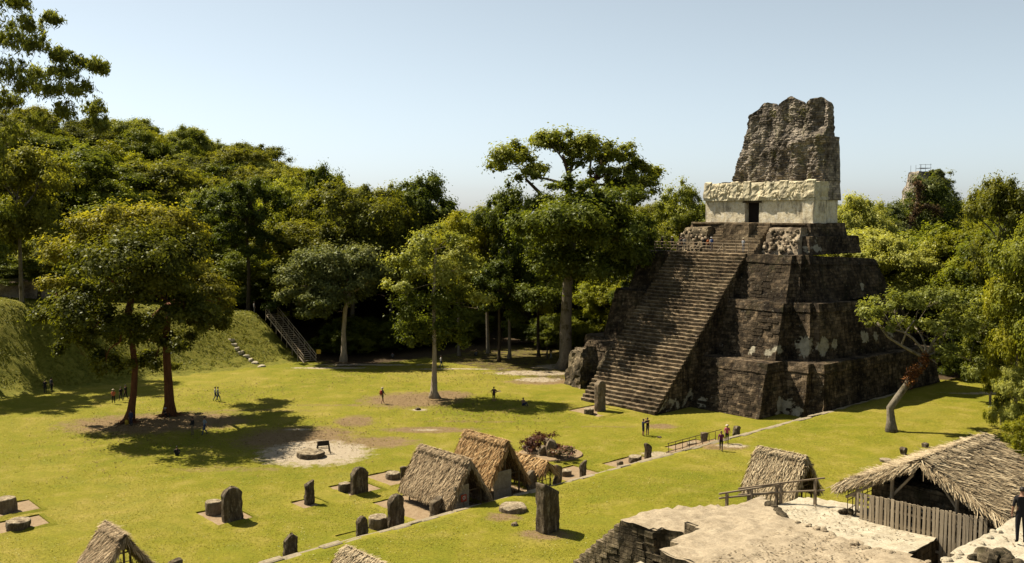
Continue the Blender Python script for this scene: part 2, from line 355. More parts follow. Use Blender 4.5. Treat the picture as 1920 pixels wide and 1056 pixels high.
M['leaf_olive'] = m_leaf('olive_leaf', (0.06, 0.072, 0.01), (0.165, 0.176, 0.022), (0.315, 0.31, 0.04), 0.55)
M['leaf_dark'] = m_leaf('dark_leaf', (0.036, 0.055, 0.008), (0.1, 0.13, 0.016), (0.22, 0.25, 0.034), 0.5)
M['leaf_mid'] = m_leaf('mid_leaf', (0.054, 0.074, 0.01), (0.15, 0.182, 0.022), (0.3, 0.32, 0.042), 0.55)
M['leaf_bright'] = m_leaf('bright_leaf', (0.08, 0.108, 0.011), (0.225, 0.26, 0.024), (0.4, 0.42, 0.046), 0.54)
M['leaf_yellow'] = m_leaf('yellow_leaf', (0.09, 0.108, 0.01), (0.265, 0.275, 0.018), (0.46, 0.44, 0.036), 0.5)
M['leaf_grey'] = m_leaf('grey_leaf', (0.06, 0.08, 0.024), (0.16, 0.185, 0.06), (0.33, 0.34, 0.13), 0.4)
M['leaf_pale'] = m_leaf('pale_leaf', (0.113, 0.137, 0.028), (0.292, 0.319, 0.061), (0.530, 0.533, 0.127), 0.48)
M['leaf_gold'] = m_leaf('golden_olive_leaf', (0.066, 0.072, 0.01), (0.2, 0.195, 0.023), (0.385, 0.35, 0.042), 0.55)
M['leaf_red'] = m_leaf('red_leaf', (0.02, 0.008, 0.007), (0.065, 0.022, 0.018), (0.15, 0.065, 0.045), 0.3)
M['leaf_gp'] = m_leaf('pink_green_leaf', (0.046, 0.072, 0.026), (0.152, 0.145, 0.065), (0.426, 0.203, 0.183), 0.3)
M['metal'] = flat_mat('rusty_rail', (0.10, 0.06, 0.035), 0.7)
M['white'] = flat_mat('white_paint', (0.62, 0.60, 0.55), 0.8, 0.1)
M['red'] = flat_mat('red_paint', (0.35, 0.045, 0.02), 0.6, 0.15)
M['yellow'] = flat_mat('yellow_paint', (0.55, 0.36, 0.03), 0.6, 0.15)
M['steel'] = flat_mat('scaffold_steel', (0.17, 0.17, 0.17), 0.5)

# ------------------------------------------------------------------ terrain
def hgt(u, v):
    """height of the natural ground in plaza coordinates (arrays or scalars)"""
    u = np.asarray(u, float); v = np.asarray(v, float)
    emb = np.clip(6.0 + (-9 - v) * 0.115, 6.0, 10.5) * smooth(-56, -71, u) * smooth(-6.2, -9.6, v)
    lump = 0.0
    X = B0.x + 0.6710 * u + 0.7414 * v; Y = B0.y - 0.7414 * u + 0.6710 * v
    hill = 26 * np.exp(-(((X + 96) / 54) ** 2 + ((Y - 250) / 62) ** 2)) * smooth(135, 185, Y)
    z = emb + hill
    z = np.where(u > 13.2, 0.8, z)
    z = np.where((u > 62) & (v < 30), 0.8, z)
    return z

PITCH = rad(4.09)
def gp(x, y, z=0.0):
    """world point seen at photo position x, y if it lies at height z (measuring aid)"""
    r = Vector(((x - 960) / 1790, math.cos(PITCH) - (y - 528) / 1790 * math.sin(PITCH), -math.sin(PITCH) - (y - 528) / 1790 * math.cos(PITCH)))
    k = (z - CAM_H) / r.z; return Vector((r.x * k, r.y * k, z))
def gpD(x, y, D):
    """world point seen at photo position x, y at distance Y = D"""
    r = Vector(((x - 960) / 1790, math.cos(PITCH) - (y - 528) / 1790 * math.sin(PITCH), -math.sin(PITCH) - (y - 528) / 1790 * math.cos(PITCH)))
    k = D / r.y; return Vector((r.x * k, r.y * k, CAM_H + r.z * k))

def make_ground():
    far = [90, 105, 125, 150, 185, 230, 290, 380, 520, 750, 1100, 1700]
    us = np.array([-x - 15 for x in far[::-1]] + list(np.arange(-98, 13.0, 0.65)) + [13.17, 13.22] + list(np.arange(14, 64, 1.0)) + [x - 15 for x in far])
    vs = np.array([-x for x in far[::-1]] + list(np.arange(-80, 50, 0.65)) + list(np.arange(52, 90, 4)) + far[1:])
    us = np.unique(us); vs = np.unique(vs)
    U, V = np.meshgrid(us, vs, indexing='ij')
    Z = hgt(U, V)
    rng = np.random.default_rng(3)
    near = (U > -95) & (U < 60) & (V > -80) & (V < 48)
    bump = np.zeros_like(Z)
    for k in range(10):
        a = rng.uniform(0, 6.28); L = rng.uniform(5, 18); bump += np.sin((U * math.cos(a) + V * math.sin(a)) * 6.28 / L + rng.uniform(0, 6.28)) * 0.012
    slope = (hgt(U - 1, V) - hgt(U + 1, V))
    bump += np.where(slope > 0.15, rng.normal(0, 0.10, Z.shape), 0)
    Z = Z + np.where(near, bump, 0)
    X = B0.x + 0.6710 * U + 0.7414 * V; Y = B0.y - 0.7414 * U + 0.6710 * V
    def blob(px, py, a, b, z=0.0, ang=0.0):   # a along world X, b along world Y (metres)
        p = gp(px, py, z); dx = X - p.x; dy = Y - p.y
        c, s_ = math.cos(ang), math.sin(ang); q = ((dx * c + dy * s_) / a) ** 2 + ((-dx * s_ + dy * c) / b) ** 2
        return np.clip(1.1 - 0.55 * q, 0, 1)
    dirt = np.zeros_like(Z)
    for args in [(262, 795, 7.5, 4.5), (330, 790, 7, 4.5), (770, 750, 5.5, 4.2), (835, 742, 3, 3), (560, 822, 5.5, 5.0), (665, 790, 2, 2.5), (805, 806, 4.5, 1.3), (885, 803, 2.5, 0.8), (1240, 800, 1.5, 1.2),
                 (1360, 838, 2.2, 1.2, 0.8), (640, 760, 9, 0.7), (480, 770, 8, 0.8), (900, 790, 7, 0.6), (700, 830, 4, 2.2), (1150, 800, 6, 0.5), (430, 880, 5, 1.0), (1030, 715, 5, 2.5), (940, 970, 1.2, 0.9, 0.8), (1020, 1003, 1.8, 1.0, 0.8)]:
        dirt = np.maximum(dirt, blob(*args) * (0.95 if args[3] > 1.05 or len(args) > 4 else 0.5))
    sand = np.zeros_like(Z)
    sand = np.maximum(sand, blob(590, 850, 4.6, 4.2)); 
    for args in [(620, 690, 6, 0.9), (690, 684, 8, 0.8), (850, 692, 7, 0.6), (1000, 700, 6, 2.0), (1010, 712, 3, 2), (1040, 688, 3, 2.6), (784, 769, 1.2, .7), (1240, 852, 2.0, 1.0), (800, 806, 1.8, 0.5), (560, 805, 1.5, 0.5),
                 (1880, 737, 7, 0.9, 0.8), (1375, 836, 1.6, .8, .8)]:
        sand = np.maximum(sand, blob(*args) * 0.72)
    litter = np.where((U < 13.2), smooth(-44, -50, U) * smooth(-10.5, -5, V), 0) * 0.9
    litter = np.maximum(litter, smooth(-80, -86, U)); litter = np.maximum(litter, smooth(41, 46, V) * np.where(U > 13.2, smooth(36, 41, V), 1))
    litter = np.maximum(litter, np.where((U < -14) & (V > 6), smooth(-18, -24, U), 0) * 0.65)
    emb = np.clip(slope * 3.0, 0, 1) * np.where((V < -4) & (U > -84), 1, 0)
    n1, n2 = U.shape
    verts = np.stack([X, Y, Z], -1).reshape(-1, 3)
    I = np.arange(n1 * n2).reshape(n1, n2)
    faces = np.stack([I[:-1, :-1], I[1:, :-1], I[1:, 1:], I[:-1, 1:]], -1).reshape(-1, 4)
    o = mesh_np('ground', verts, faces, M['lawn'], smooth_=True)
    col = np.stack([dirt, litter, sand, emb], -1).reshape(-1, 4).astype(np.float32)
    a = o.data.color_attributes.new('mask', 'FLOAT_COLOR', 'POINT'); a.data.foreach_set('color', col.ravel())
    tag(o, kind='structure'); return o
make_ground()

# ------------------------------------------------------------------ kerb wall between plaza and north lawn
def make_kerb():
    rng = random.Random(5); root = empty('kerb_wall', W(13.2, -20, 0), ROT)
    tag(root, 'long low kerb of pale stones dividing the lower plaza from the raised lawn', 'kerb')
    meshes = []
    for k in range(9):
        b = MB(); L = rng.uniform(0.9, 1.7); w = rng.uniform(0.42, 0.62); h = 0.83 + rng.uniform(-0.02, 0.05)
        b.box(-0.25, w - 0.25, 0, L, -0.05, h, 0, 0.035, rng, 0.06); meshes.append((b, L))
    base = []
    for k, (b, L) in enumerate(meshes):
        o = b.build('kerb_stone', M['kerb'], root); base.append((o, L, [0]))
    v = -62.0; first = set()
    while v < 27:
        k = rng.randrange(len(base)); o, L, _ = base[k]
        c = o if k not in first else o.copy()
        if k in first: COL.objects.link(c)
        first.add(k)
        c.parent = root; c.location = (rng.uniform(-0.05, 0.05), v + 20, rng.uniform(-0.05, 0.03)); c.rotation_euler = (0, 0, rng.uniform(-0.02, 0.02))
        v += L + rng.uniform(0.0, 0.05)
    for o, L, _ in base:
        if base.index((o, L, _)) not in first: bpy.data.objects.remove(o)
make_kerb()

# ------------------------------------------------------------------ the great temple
def set_pl(o, fn):
    me = o.data; co = np.empty(len(me.vertices) * 3, np.float32); me.vertices.foreach_get('co', co)
    a = me.attributes.new('pl', 'FLOAT', 'POINT'); a.data.foreach_set('value', fn(co.reshape(-1, 3)).astype(np.float32))
CU = -4.75
def mirror(pts):
    """pts run along the right half (front -> back); returns the closed counter-clockwise outline"""
    left = [(2 * CU - u, v, z) for u, v, z in pts]
    return [p for p in pts] + left[::-1]
def make_temple():
    root = empty('temple_pyramid', B0, ROT)
    tag(root, 'dark stepped stone pyramid with steep stairway, pale shrine and tall ruined roof comb', 'temple')
    # --- three terraces: right half outline (u, v) at bottom and top, with sagging back
    def sag(v, z, k): return z - max(0.0, v - 20) * k
    T = [
        dict(z0=-0.3, z1=5.42, bot=[(8.5, 6.0), (8.55, 10.3), (10.95, 10.4), (11.0, 11.3), (12.75, 11.3), (13.0, 38.5), (9.0, 40), (9, 41)],
             top=[(8.0, 8.3), (8.0, 11.5), (10.85, 11.5), (10.85, 12.4), (12.1, 12.4), (12.2, 37.2), (8.5, 38.6), (8.5, 39.5)], k=0.025),
        dict(z0=5.2, z1=11.42, bot=[(7.55, 10.5), (7.6, 13.2), (9.9, 13.2), (9.95, 13.9), (10.6, 13.9), (10.9, 35.4), (7.6, 36.6), (7.6, 37.2)],
             top=[(6.9, 12.85), (6.9, 14.7), (8.95, 14.7), (8.95, 15.4), (9.65, 15.4), (9.7, 34.0), (6.8, 35.0), (6.8, 35.6)], k=0.055),
        dict(z0=11.2, z1=16.35, bot=[(6.5, 13.9), (6.6, 15.0), (7.4, 15.0), (7.4, 16.2), (8.2, 16.4), (8.3, 34.2), (5.4, 35.0), (5.4, 35.6)],
             top=[(5.75, 16.2), (5.8, 16.9), (6.5, 16.9), (6.5, 17.6), (6.9, 17.7), (6.9, 32.8), (4.6, 33.6), (4.6, 34.0)], k=0.062)]
    spots = {1: [(8.5, 13.2, 7.2, 1.2), (9.4, 13.2, 6.9, 1.5), (10.4, 15.2, 6.9, 1.5), (10.5, 17.5, 6.9, 0.8), (10.5, 24.0, 7.2, 1.1), (10.6, 26.5, 7.1, 0.9), (7.6, 11.5, 6.6, 0.9), (4.5, 10.8, 6.3, 0.8), (6.5, 10.8, 6.2, 0.8), (10.4, 30, 7.3, 1.0)],
             0: [(8.8, 10.2, 0.9, 1.4), (10.2, 10.3, 0.5, 1.0), (1.2, 6.5, 0.5, 1.0)], 2: [(8.2, 28, 12.6, 0.9), (8.2, 20, 12.9, 0.7)]}
    for i, t in enumerate(T):
        bt = mirror([(u, v, t['z0']) for u, v in t['bot']]); tp = mirror([(u, v, sag(v, t['z1'], t['k'])) for u, v in t['top']])
        zb = 1 - 0.95 / (t['z1'] - t['z0'])
        lp = lambda a, b, f: tuple(a[q] + (b[q] - a[q]) * f for q in range(3))
        midr = [lp(a, b, zb) for a, b in zip(bt, tp)]
        cx = (sum(p[0] for p in midr) / len(midr), 24.0)
        def grow(p, d): return (p[0] + (d if p[0] > cx[0] else -d), p[1] + (d if p[1] > cx[1] else -d), p[2])
        b = MB(); b.loft([bt, midr, [grow(p, 0.11) for p in midr], [grow(p, 0.04) for p in tp]], 0.6, 0.55)
        b.disp(0.11, 0.4, seed=i); b.disp(0.09, 1.9, seed=i + 5)
        o = b.build('terrace', M['temple'], root)
        sp = spots[i]
        set_pl(o, lambda co, sp=sp: np.max([np.exp(-(((co[:, 0] - a) ** 2 + (co[:, 1] - bb) ** 2 + (co[:, 2] - c) ** 2) / r ** 2)) for a, bb, c, r in sp], 0) * 0.95)
    rb = random.Random(77); terr = [c for c in root.children if c.name.startswith('terrace')]
    for ti, u0, u1, vb, vt, z0, z1 in ((0, 0.3, 8.2, 6.0, 8.3, 0.2, 4.3), (0, 8.9, 10.7, 10.4, 11.5, 0.4, 4.3), (1, 0.3, 7.1, 10.5, 12.85, 5.7, 10.3), (1, 7.7, 8.9, 13.2, 14.7, 5.7, 10.3), (2, 0.3, 5.9, 13.9, 16.2, 11.7, 15.2)):
        T_ = T[ti]; ang = math.atan2(vt - vb, T_['z1'] - T_['z0']); zz = z0; row = 0
        while zz < z1:
            uu = u0 + (0.35 if row % 2 else 0.0)
            while uu < u1 - 0.7:
                w = rb.uniform(0.5, 0.85)
                if rb.random() < 0.5:
                    b = MB(); b.box(0, w - 0.04, -rb.uniform(0.012, 0.04), 0.12, 0, 0.31, 0, 0.014, rb, 0.02)
                    o = b.build('block', M['temple'], terr[ti]); o.location = (uu, vb + (vt - vb) * (zz - T_['z0']) / (T_['z1'] - T_['z0']) - 0.02, zz); o.rotation_euler = (-ang, 0, 0)
                uu += w
            zz += 0.355; row += 1
    # --- stairway
    NS = 44; rise = 16.37 / NS; run = 16.15 / NS; rng = random.Random(2)
    stair = MB(); n = 30
    prof = [(0.55, -0.3)] + [(run * q * NS / n + 0.42, rise * q * NS / n - 0.28) for q in range(n + 1)] + [(17.0, 15.9), (17.0, -0.3)]
    # body as gridded sides
    so = None
    for u, flip in ((-0.07, False), (-10.63, True)):
        stair = MB()
        for q in range(n):
            y0 = 0.42 + run * q * NS / n; y1 = 0.42 + run * (q + 1) * NS / n; h0 = rise * q * NS / n - 0.05; h1 = rise * (q + 1) * NS / n - 0.05
            st = max(1, int(h1 / 0.6)); o = len(stair.v)
            for s_ in range(st + 1):
                stair.v += [(u, y0, -0.3 + (h0 + 0.3) * s_ / st), (u, y1, -0.3 + (h1 + 0.3) * s_ / st)]
            for s_ in range(st):
                f = [o + 2 * s_, o + 2 * s_ + 1, o + 2 * s_ + 3, o + 2 * s_ + 2]; stair.face(f[::-1] if flip else f)
        stair.disp(0.12, 0.7, seed=3); stair.disp(0.08, 2.2, seed=8)
        sd = stair.build('stairway' if so is None else 'stair_flank', M['temple'], root if so is None else so); so = so or sd
    set_pl(so, lambda co: np.where(co[:, 0] > -2, 0.62 * np.exp(-((co[:, 2] - 0.4 - co[:, 1] * 0.12) / 1.4) ** 2) * np.where(co[:, 1] < 9, 1, 0.2), 0))
    for k in range(NS):
        b = MB(); nseg = 24
        z0, z1 = rise * k - 0.25, rise * (k + 1); y0 = run * k; y1 = y0 + run + 0.45
        rows = []
        for q in range(nseg + 1):
            x = -10.7 + 10.7 * q / nseg; e = rng.gauss(0, 0.035); f = rng.gauss(0, 0.03) - (0.12 if rng.random() < 0.025 else 0)
            rows.append([(x, y0 + e, z0), (x, y0 + e - 0.02, z1 - 0.05 + f), (x, y0 + e + 0.05, z1 + f), (x, y1, z1 + 0.02)])
        o = len(b.v)
        for r in rows: b.v += r
        for q in range(nseg):
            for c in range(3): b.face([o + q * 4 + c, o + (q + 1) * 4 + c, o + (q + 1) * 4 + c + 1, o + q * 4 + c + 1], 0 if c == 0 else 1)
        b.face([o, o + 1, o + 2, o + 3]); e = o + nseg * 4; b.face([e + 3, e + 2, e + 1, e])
        b.build('step', [M['step'], M['tread']], so)  # tops paler than risers: wear, with sunlight painted in
    # --- plinth of the shrine (two tiers)
    pl = MB()
    pl.loft([[(5.0, 21.3, 16.2), (5.0, 33.0, 16.2), (-14.2, 33.0, 16.2), (-14.2, 21.3, 16.2)], [(4.7, 21.6, 18.35), (4.7, 32.6, 18.3), (-13.9, 32.6, 18.3), (-13.9, 21.6, 18.35)]], 0.5, 0.45)
    pl.loft([[(4.2, 22.6, 18.2), (4.2, 31.2, 18.2), (-13.3, 31.2, 18.2), (-13.3, 22.6, 18.2)], [(3.95, 23.0, 19.8), (3.95, 30.9, 19.8), (-13.0, 30.9, 19.8), (-13.0, 23.0, 19.8)]], 0.5, 0.45)
    pl.disp(0.14, 0.8, seed=4); pl.disp(0.08, 2.5, seed=9)
    po = pl.build('plinth', M['temple'], root)
    set_pl(po, lambda co: np.where(co[:, 1] < 31, 0.42 * np.exp(-((co[:, 2] - 16.9) / 0.5) ** 2) + 0.55 * np.exp(-((co[:, 0] - 4.2) ** 2 + (co[:, 1] - 22.7) ** 2) / 1.6), 0))
    # stone mask (carved rubble) right and left of the upper stairs
    for side, (ua, ub) in ((0, (-0.7, 3.9)), (1, (-13.2, -9.0))):
        mk = MB(); r2 = random.Random(20 + side)
        mk.loft([[(ub, 20.2, 16.2), (ub, 23.0, 16.2), (ua, 23.0, 16.2), (ua, 20.2, 16.2)], [(ub - 0.3, 21.4, 19.25), (ub - 0.3, 23.0, 19.25), (ua + 0.2, 23.0, 19.25), (ua + 0.2, 21.4, 19.25)]], 0.4, 0.35)
        mk.disp(0.25, 1.1, seed=side)
        mo = mk.build('stone_mask', M['ruinwall'] if side else M['rubble'], root)
        for q in range(70 if side == 0 else 34):
            b = MB(); s_ = r2.uniform(0.14, 0.30); t = r2.random(); u = r2.uniform(ua + 0.1, ub - 0.25); zz = 16.4 + t * 2.6; vv = 20.15 + t * 1.2 + r2.uniform(-0.12, 0.12)
            ring = [[(u + math.cos(a) * s_ * rr * r2.uniform(0.8, 1.15), vv + math.sin(a) * s_ * rr, zz + h * s_) for a in [k * math.pi / 3 for k in range(6)]] for rr, h in ((0.55, -0.8), (1.0, -0.3), (1.0, 0.4), (0.5, 0.85))]
            b.rings(ring); b.build('carved_stone', M['rubble'] if r2.random() < (0.72 if zz < 18.3 else 0.15) else M['ruinwall'], mo)
    # upper stairs: wide lower flight, then two flights beside a raised block
    r3 = random.Random(9)
    for k in range(10):
        z1 = 16.35 + 0.345 * (k + 1); y0 = 18.9 + 0.40 * k
        if k < 4: spans = [(-8.3, -0.9)]
        else: spans = [(-8.1, -6.55), (-2.75, -1.1)]
        for a, c in spans:
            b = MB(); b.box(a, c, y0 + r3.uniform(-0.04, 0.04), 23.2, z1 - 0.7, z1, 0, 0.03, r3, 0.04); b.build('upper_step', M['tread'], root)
    b = MB(); b.loft([[(-2.8, 20.5, 17.6), (-2.8, 23.1, 17.6), (-6.5, 23.1, 17.6), (-6.5, 20.5, 17.6)], [(-2.85, 20.75, 19.72), (-2.85, 23.1, 19.72), (-6.45, 23.1, 19.72), (-6.45, 20.75, 19.72)]], 0.4, 0.4)
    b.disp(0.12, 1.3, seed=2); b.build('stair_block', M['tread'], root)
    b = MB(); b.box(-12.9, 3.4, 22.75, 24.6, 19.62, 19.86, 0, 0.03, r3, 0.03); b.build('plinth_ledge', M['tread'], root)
    # --- shrine walls with a real doorway
    wb = MB(); v0 = 24.4
    dl, dr, dtop = -6.0, -3.95, 22.30
    def wall(u0, u1, va, vb, za, zb):
        wb.loft([[(u1, va, za), (u1, vb, za), (u0, vb, za), (u0, va, za)], [(u1, va + 0.03, zb), (u1, vb, zb), (u0, vb, zb), (u0, va + 0.03, zb)]], 0.45, 0.4)
    wall(-11.95, dl, v0, 27.2, 19.75, 22.58); wall(dr, 2.15, v0, 27.2, 19.75, 22.58); wall(2.15, 3.55, v0 - 0.25, 27.2, 19.75, 22.6); wall(dl - 0.01, dr + 0.01, v0 + 0.04, 27.2, dtop, 22.57)
    wall(-11.2, 3.0, 27.15, 30.7, 19.75, 22.62)
    wb.disp(0.05, 1.1, seed=6); wo = wb.build('shrine_wall', M['shrine'], root)
    b = MB(); b.box(dl - 0.05, dr + 0.05, v0 + 0.85, v0 + 0.95, 19.8, dtop + 0.05, 0); b.build('doorway', M['doordark'], root)  # thin near-black panel closing the door opening
    b = MB(); b.box(dl - 0.35, dr + 0.35, v0 - 0.03, v0 + 0.5, dtop - 0.02, dtop + 0.2, 0, 0.02, r3, 0.02); b.build('lintel', M['step'], root)
    # frieze: heavy carved cornice made of knobs and panels
    fb = MB()
    fb.loft([[(3.68, v0 - 0.30, 22.56), (3.68, 27.3, 22.56), (-12.05, 27.3, 22.56), (-12.05, v0 - 0.30, 22.56)], [(3.6, v0 - 0.32, 22.95), (3.6, 27.3, 22.95), (-12.0, 27.3, 22.95), (-12.0, v0 - 0.32, 22.95)],
             [(3.55, v0 - 0.15, 24.75), (3.55, 27.3, 24.75), (-11.9, 27.3, 24.75), (-11.9, v0 - 0.15, 24.75)]], 0.35, 0.3)
    fb.disp(0.22, 1.2, seed=7, zmul=0.7, fixz=22.7); fb.disp(0.16, 3.1, seed=8, fixz=22.7)
    fo = fb.build('frieze', M['frieze'], root)
    r4 = random.Random(31)
    for q in range(170):
        u = r4.uniform(-11.8, 2.6); t = r4.random(); zz = 23.05 + 1.65 * t; vv = v0 - 0.30 + 0.22 * t; s_ = r4.uniform(0.08, 0.20)
        if math.sin(u * 1.7) + math.sin(u * 0.63 + 1) * 0.7 < -0.8: continue
        b = MB(); b.rings([[(u + math.cos(a) * s_ * rr * r4.uniform(0.8, 1.2), vv + math.sin(a) * s_ * rr, zz + h * s_ * 1.2) for a in [k * math.pi / 3 for k in range(6)]] for rr, h in ((0.5, -0.9), (1.0, -0.35), (0.95, 0.4), (0.45, 0.9))])
        b.build('carved_knob', M['frieze'], fo)
    for u0, u1 in ((-12.05, -11.0), (-8.0, -7.0), (-6.1, -5.2), (-1.0, 0.1), (2.3, 3.7)):
        b = MB(); b.loft([[(u1, v0 - 0.42, 22.9), (u1, v0 + 0.1, 22.9), (u0, v0 + 0.1, 22.9), (u0, v0 - 0.42, 22.9)], [(u1, v0 - 0.28, 24.85), (u1, v0 + 0.1, 24.95), (u0, v0 + 0.1, 24.95), (u0, v0 - 0.28, 24.85)]], 0.3, 0.3)
        b.disp(0.12, 2.0, seed=u0); b.build('frieze_panel', M['frieze'], fo)
    b = MB(); b.loft([[(3.25, 27.1, 22.6), (3.25, 31.0, 22.6), (-11.5, 31.0, 22.6), (-11.5, 27.1, 22.6)], [(3.2, 27.1, 25.0), (3.2, 30.9, 24.95), (-11.4, 30.9, 25.0), (-11.4, 27.1, 25.0)]], 0.5, 0.45)
    b.disp(0.14, 1.2, seed=3); b.disp(0.08, 3, seed=4); b.build('rear_cornice', M['comb'], root)
    # --- roof comb: ragged tower
    tops = [(-9.7, 33.0), (-8.25, 33.2), (-7.9, 33.6), (-7.0, 34.15), (-6.1, 34.85), (-4.8, 34.75), (-4.2, 34.2), (-3.6, 34.6), (-3.0, 35.1), (-2.3, 35.4), (-1.4, 34.9), (-0.8, 34.6), (-0.2, 34.25), (0.3, 34.6), (1.0, 34.95), (2.0, 34.8), (2.65, 34.25), (2.95, 34.0), (4, 33.8)]
    lft = [(24.8, -9.75), (25.5, -9.6), (27.8, -9.1), (31.2, -8.55), (32.5, -8.3), (36, -8.2)]
    def ip(tab, x): return float(np.interp(x, [a for a, _ in tab], [c for _, c in tab]))
    cb = MB(); nu, nv_, nz = 84, 14, 88
    def ring_at(t):
        R = []
        zz0 = 24.8
        def pt(a, c):   # a 0..1 across, c 0..1 depth
            zg = zz0 + t * 9.8
            ul = ip(lft, zg); ur = 2.95
            u = ul + (ur - ul) * a; zt = ip(tops, u); z = zz0 + t * (zt - zz0)
            vf = 27.3 + 0.07 * (z - zz0); vb = 30.4 - 0.12 * (z - zz0)
            return (u, vf + (vb - vf) * c, z)
        for i in range(nu): R.append(pt(i / nu, 0))
        for i in range(nv_): R.append(pt(1, i / nv_))
        for i in range(nu): R.append(pt(1 - i / nu, 1))
        for i in range(nv_): R.append(pt(0, 1 - i / nv_))
        return R
    cb.rings([ring_at(k / nz) for k in range(nz + 1)], False)
    # front erosion: columns, ledges and hollows
    for i, p in enumerate(cb.v):
        p = Vector(p)
        if p.z < 24.9: continue
        f = max(0.0, 1 - (p.y - 27.2) / 1.6)
        col = math.sin(p.x * 2.2 + 0.6 * math.sin(p.z * 0.5)) * 0.16 + noise.noise(Vector((p.x * 0.9, 3, p.z * 0.35))) * 0.5 - 0.14 * math.floor((33.5 - p.z) / 2.2)
        dent = noise.noise(Vector((p.x * 2.3, p.y * 2.3, p.z * 1.7))) * 0.30 + noise.noise(p * 5.0) * 0.17 + noise.noise(p * 11.0) * 0.08 + 0.05 * math.sin(p.z * 20)
        upper = 0.9 * smooth(29.5, 32.0, p.z) * (0.6 + noise.noise(Vector((p.x * 0.7, 0, 9))) * 1.2)
        ledge = -0.55 * math.exp(-((p.z - 29.9 - 0.25 * (p.x - 0.5)) / 0.55) ** 2) * (1 if p.x > -2 else 0)
        cb.v[i] = (p.x + noise.noise(p * 1.9) * 0.16 + noise.noise(p * 5) * 0.07, p.y + f * (col + dent + float(upper) + ledge) + (1 - f) * noise.noise(p * 2) * 0.1, p.z + noise.noise(p * 1.6 + Vector((5, 5, 5))) * 0.22)
    n_ = 2 * nu + 2 * nv_; top0 = len(cb.v) - n_
    for i in range(nu):       # roof of the comb, strip between front and back top edges
        a, c = top0 + i, top0 + i + 1; d, e = top0 + (2 * nu + nv_ - i) % n_, top0 + (2 * nu + nv_ - i - 1) % n_
        cb.face([a, c, e, d])
    co_ = cb.build('roof_comb', M['comb'], root)
    b = MB(); b.loft([[(3.35, 27.75, 24.9), (3.35, 30.6, 24.9), (1.5, 30.6, 24.9), (1.5, 27.75, 24.9)], [(3.3, 28.25, 30.2), (3.3, 30.2, 30.15), (1.5, 30.2, 30.2), (1.5, 28.2, 30.3)]], 0.5, 0.5)
    b.disp(0.10, 1.5, seed=1); b.build('comb_buttress', M['comb'], root)
    # moss tufts growing on the comb
    r5 = np.random.default_rng(8); pts = []
    for (u, z, w, n) in ((-4.6, 33.3, 1.6, 130), (-2.8, 32.8, 1.8, 170), (-0.6, 33.6, 1.0, 90), (0.2, 30.5, 1.3, 150), (1.6, 30.9, 1.2, 100), (-5.4, 30.4, 0.6, 50), (-3, 25.1, 2.5, 90), (-8, 25.0, 1.2, 30)):
        for _ in range(n): pts.append((u + r5.normal() * w * 0.5, 27.25 + 0.07 * (z - 24.8) + r5.uniform(-0.15, 0.7) + (0.45 if z > 30 else 0), z + r5.normal() * 0.35 + 0.25 * (0)))
    vv, ff, tt = leaf_cards(np.array(pts), np.tile(np.array([[0, -0.5, 0.8]]), (len(pts), 1)), r5.uniform(0.16, 0.34, len(pts)), 0.35, r5)
    mesh_np('moss', vv, ff, M['leaf_gold'], root, tint=tt * 0.7, kind='stuff')
    # --- ruined flank at the foot of the stairway, left
    fl = MB()
    fl.loft([[(-11.0, 6.0, -0.3), (-11.0, 12, -0.3), (-17.5, 12, -0.3), (-18.6, 8.6, -0.3), (-14.5, 6.2, -0.3)], [(-11.0, 7.6, 4.9), (-11.0, 12, 5.3), (-16.6, 12, 4.9), (-17.2, 9.4, 4.3), (-14.2, 7.8, 4.8)]], 0.5, 0.45)
    fl.disp(0.55, 0.5, seed=12); fl.disp(0.22, 1.8, seed=13)
    fo2 = fl.build('ruined_flank', M['ruinwall'], root)
    fl = MB(); fl.loft([[(-15.5, 4.6, -0.3), (-15.5, 8.0, -0.3), (-20.6, 9.5, -0.3), (-19.5, 6.0, -0.3)], [(-15.9, 5.8, 4.7), (-15.8, 8.0, 5.0), (-19.9, 9.4, 4.2), (-19.1, 7.0, 3.9)]], 0.45, 0.4)
    fl.disp(0.28, 0.8, seed=15); fl.disp(0.22, 2.0, seed=16); fl.disp(0.1, 5.0, seed=17); fl.build('ruined_flank', M['ruinwall'], root)
    return root

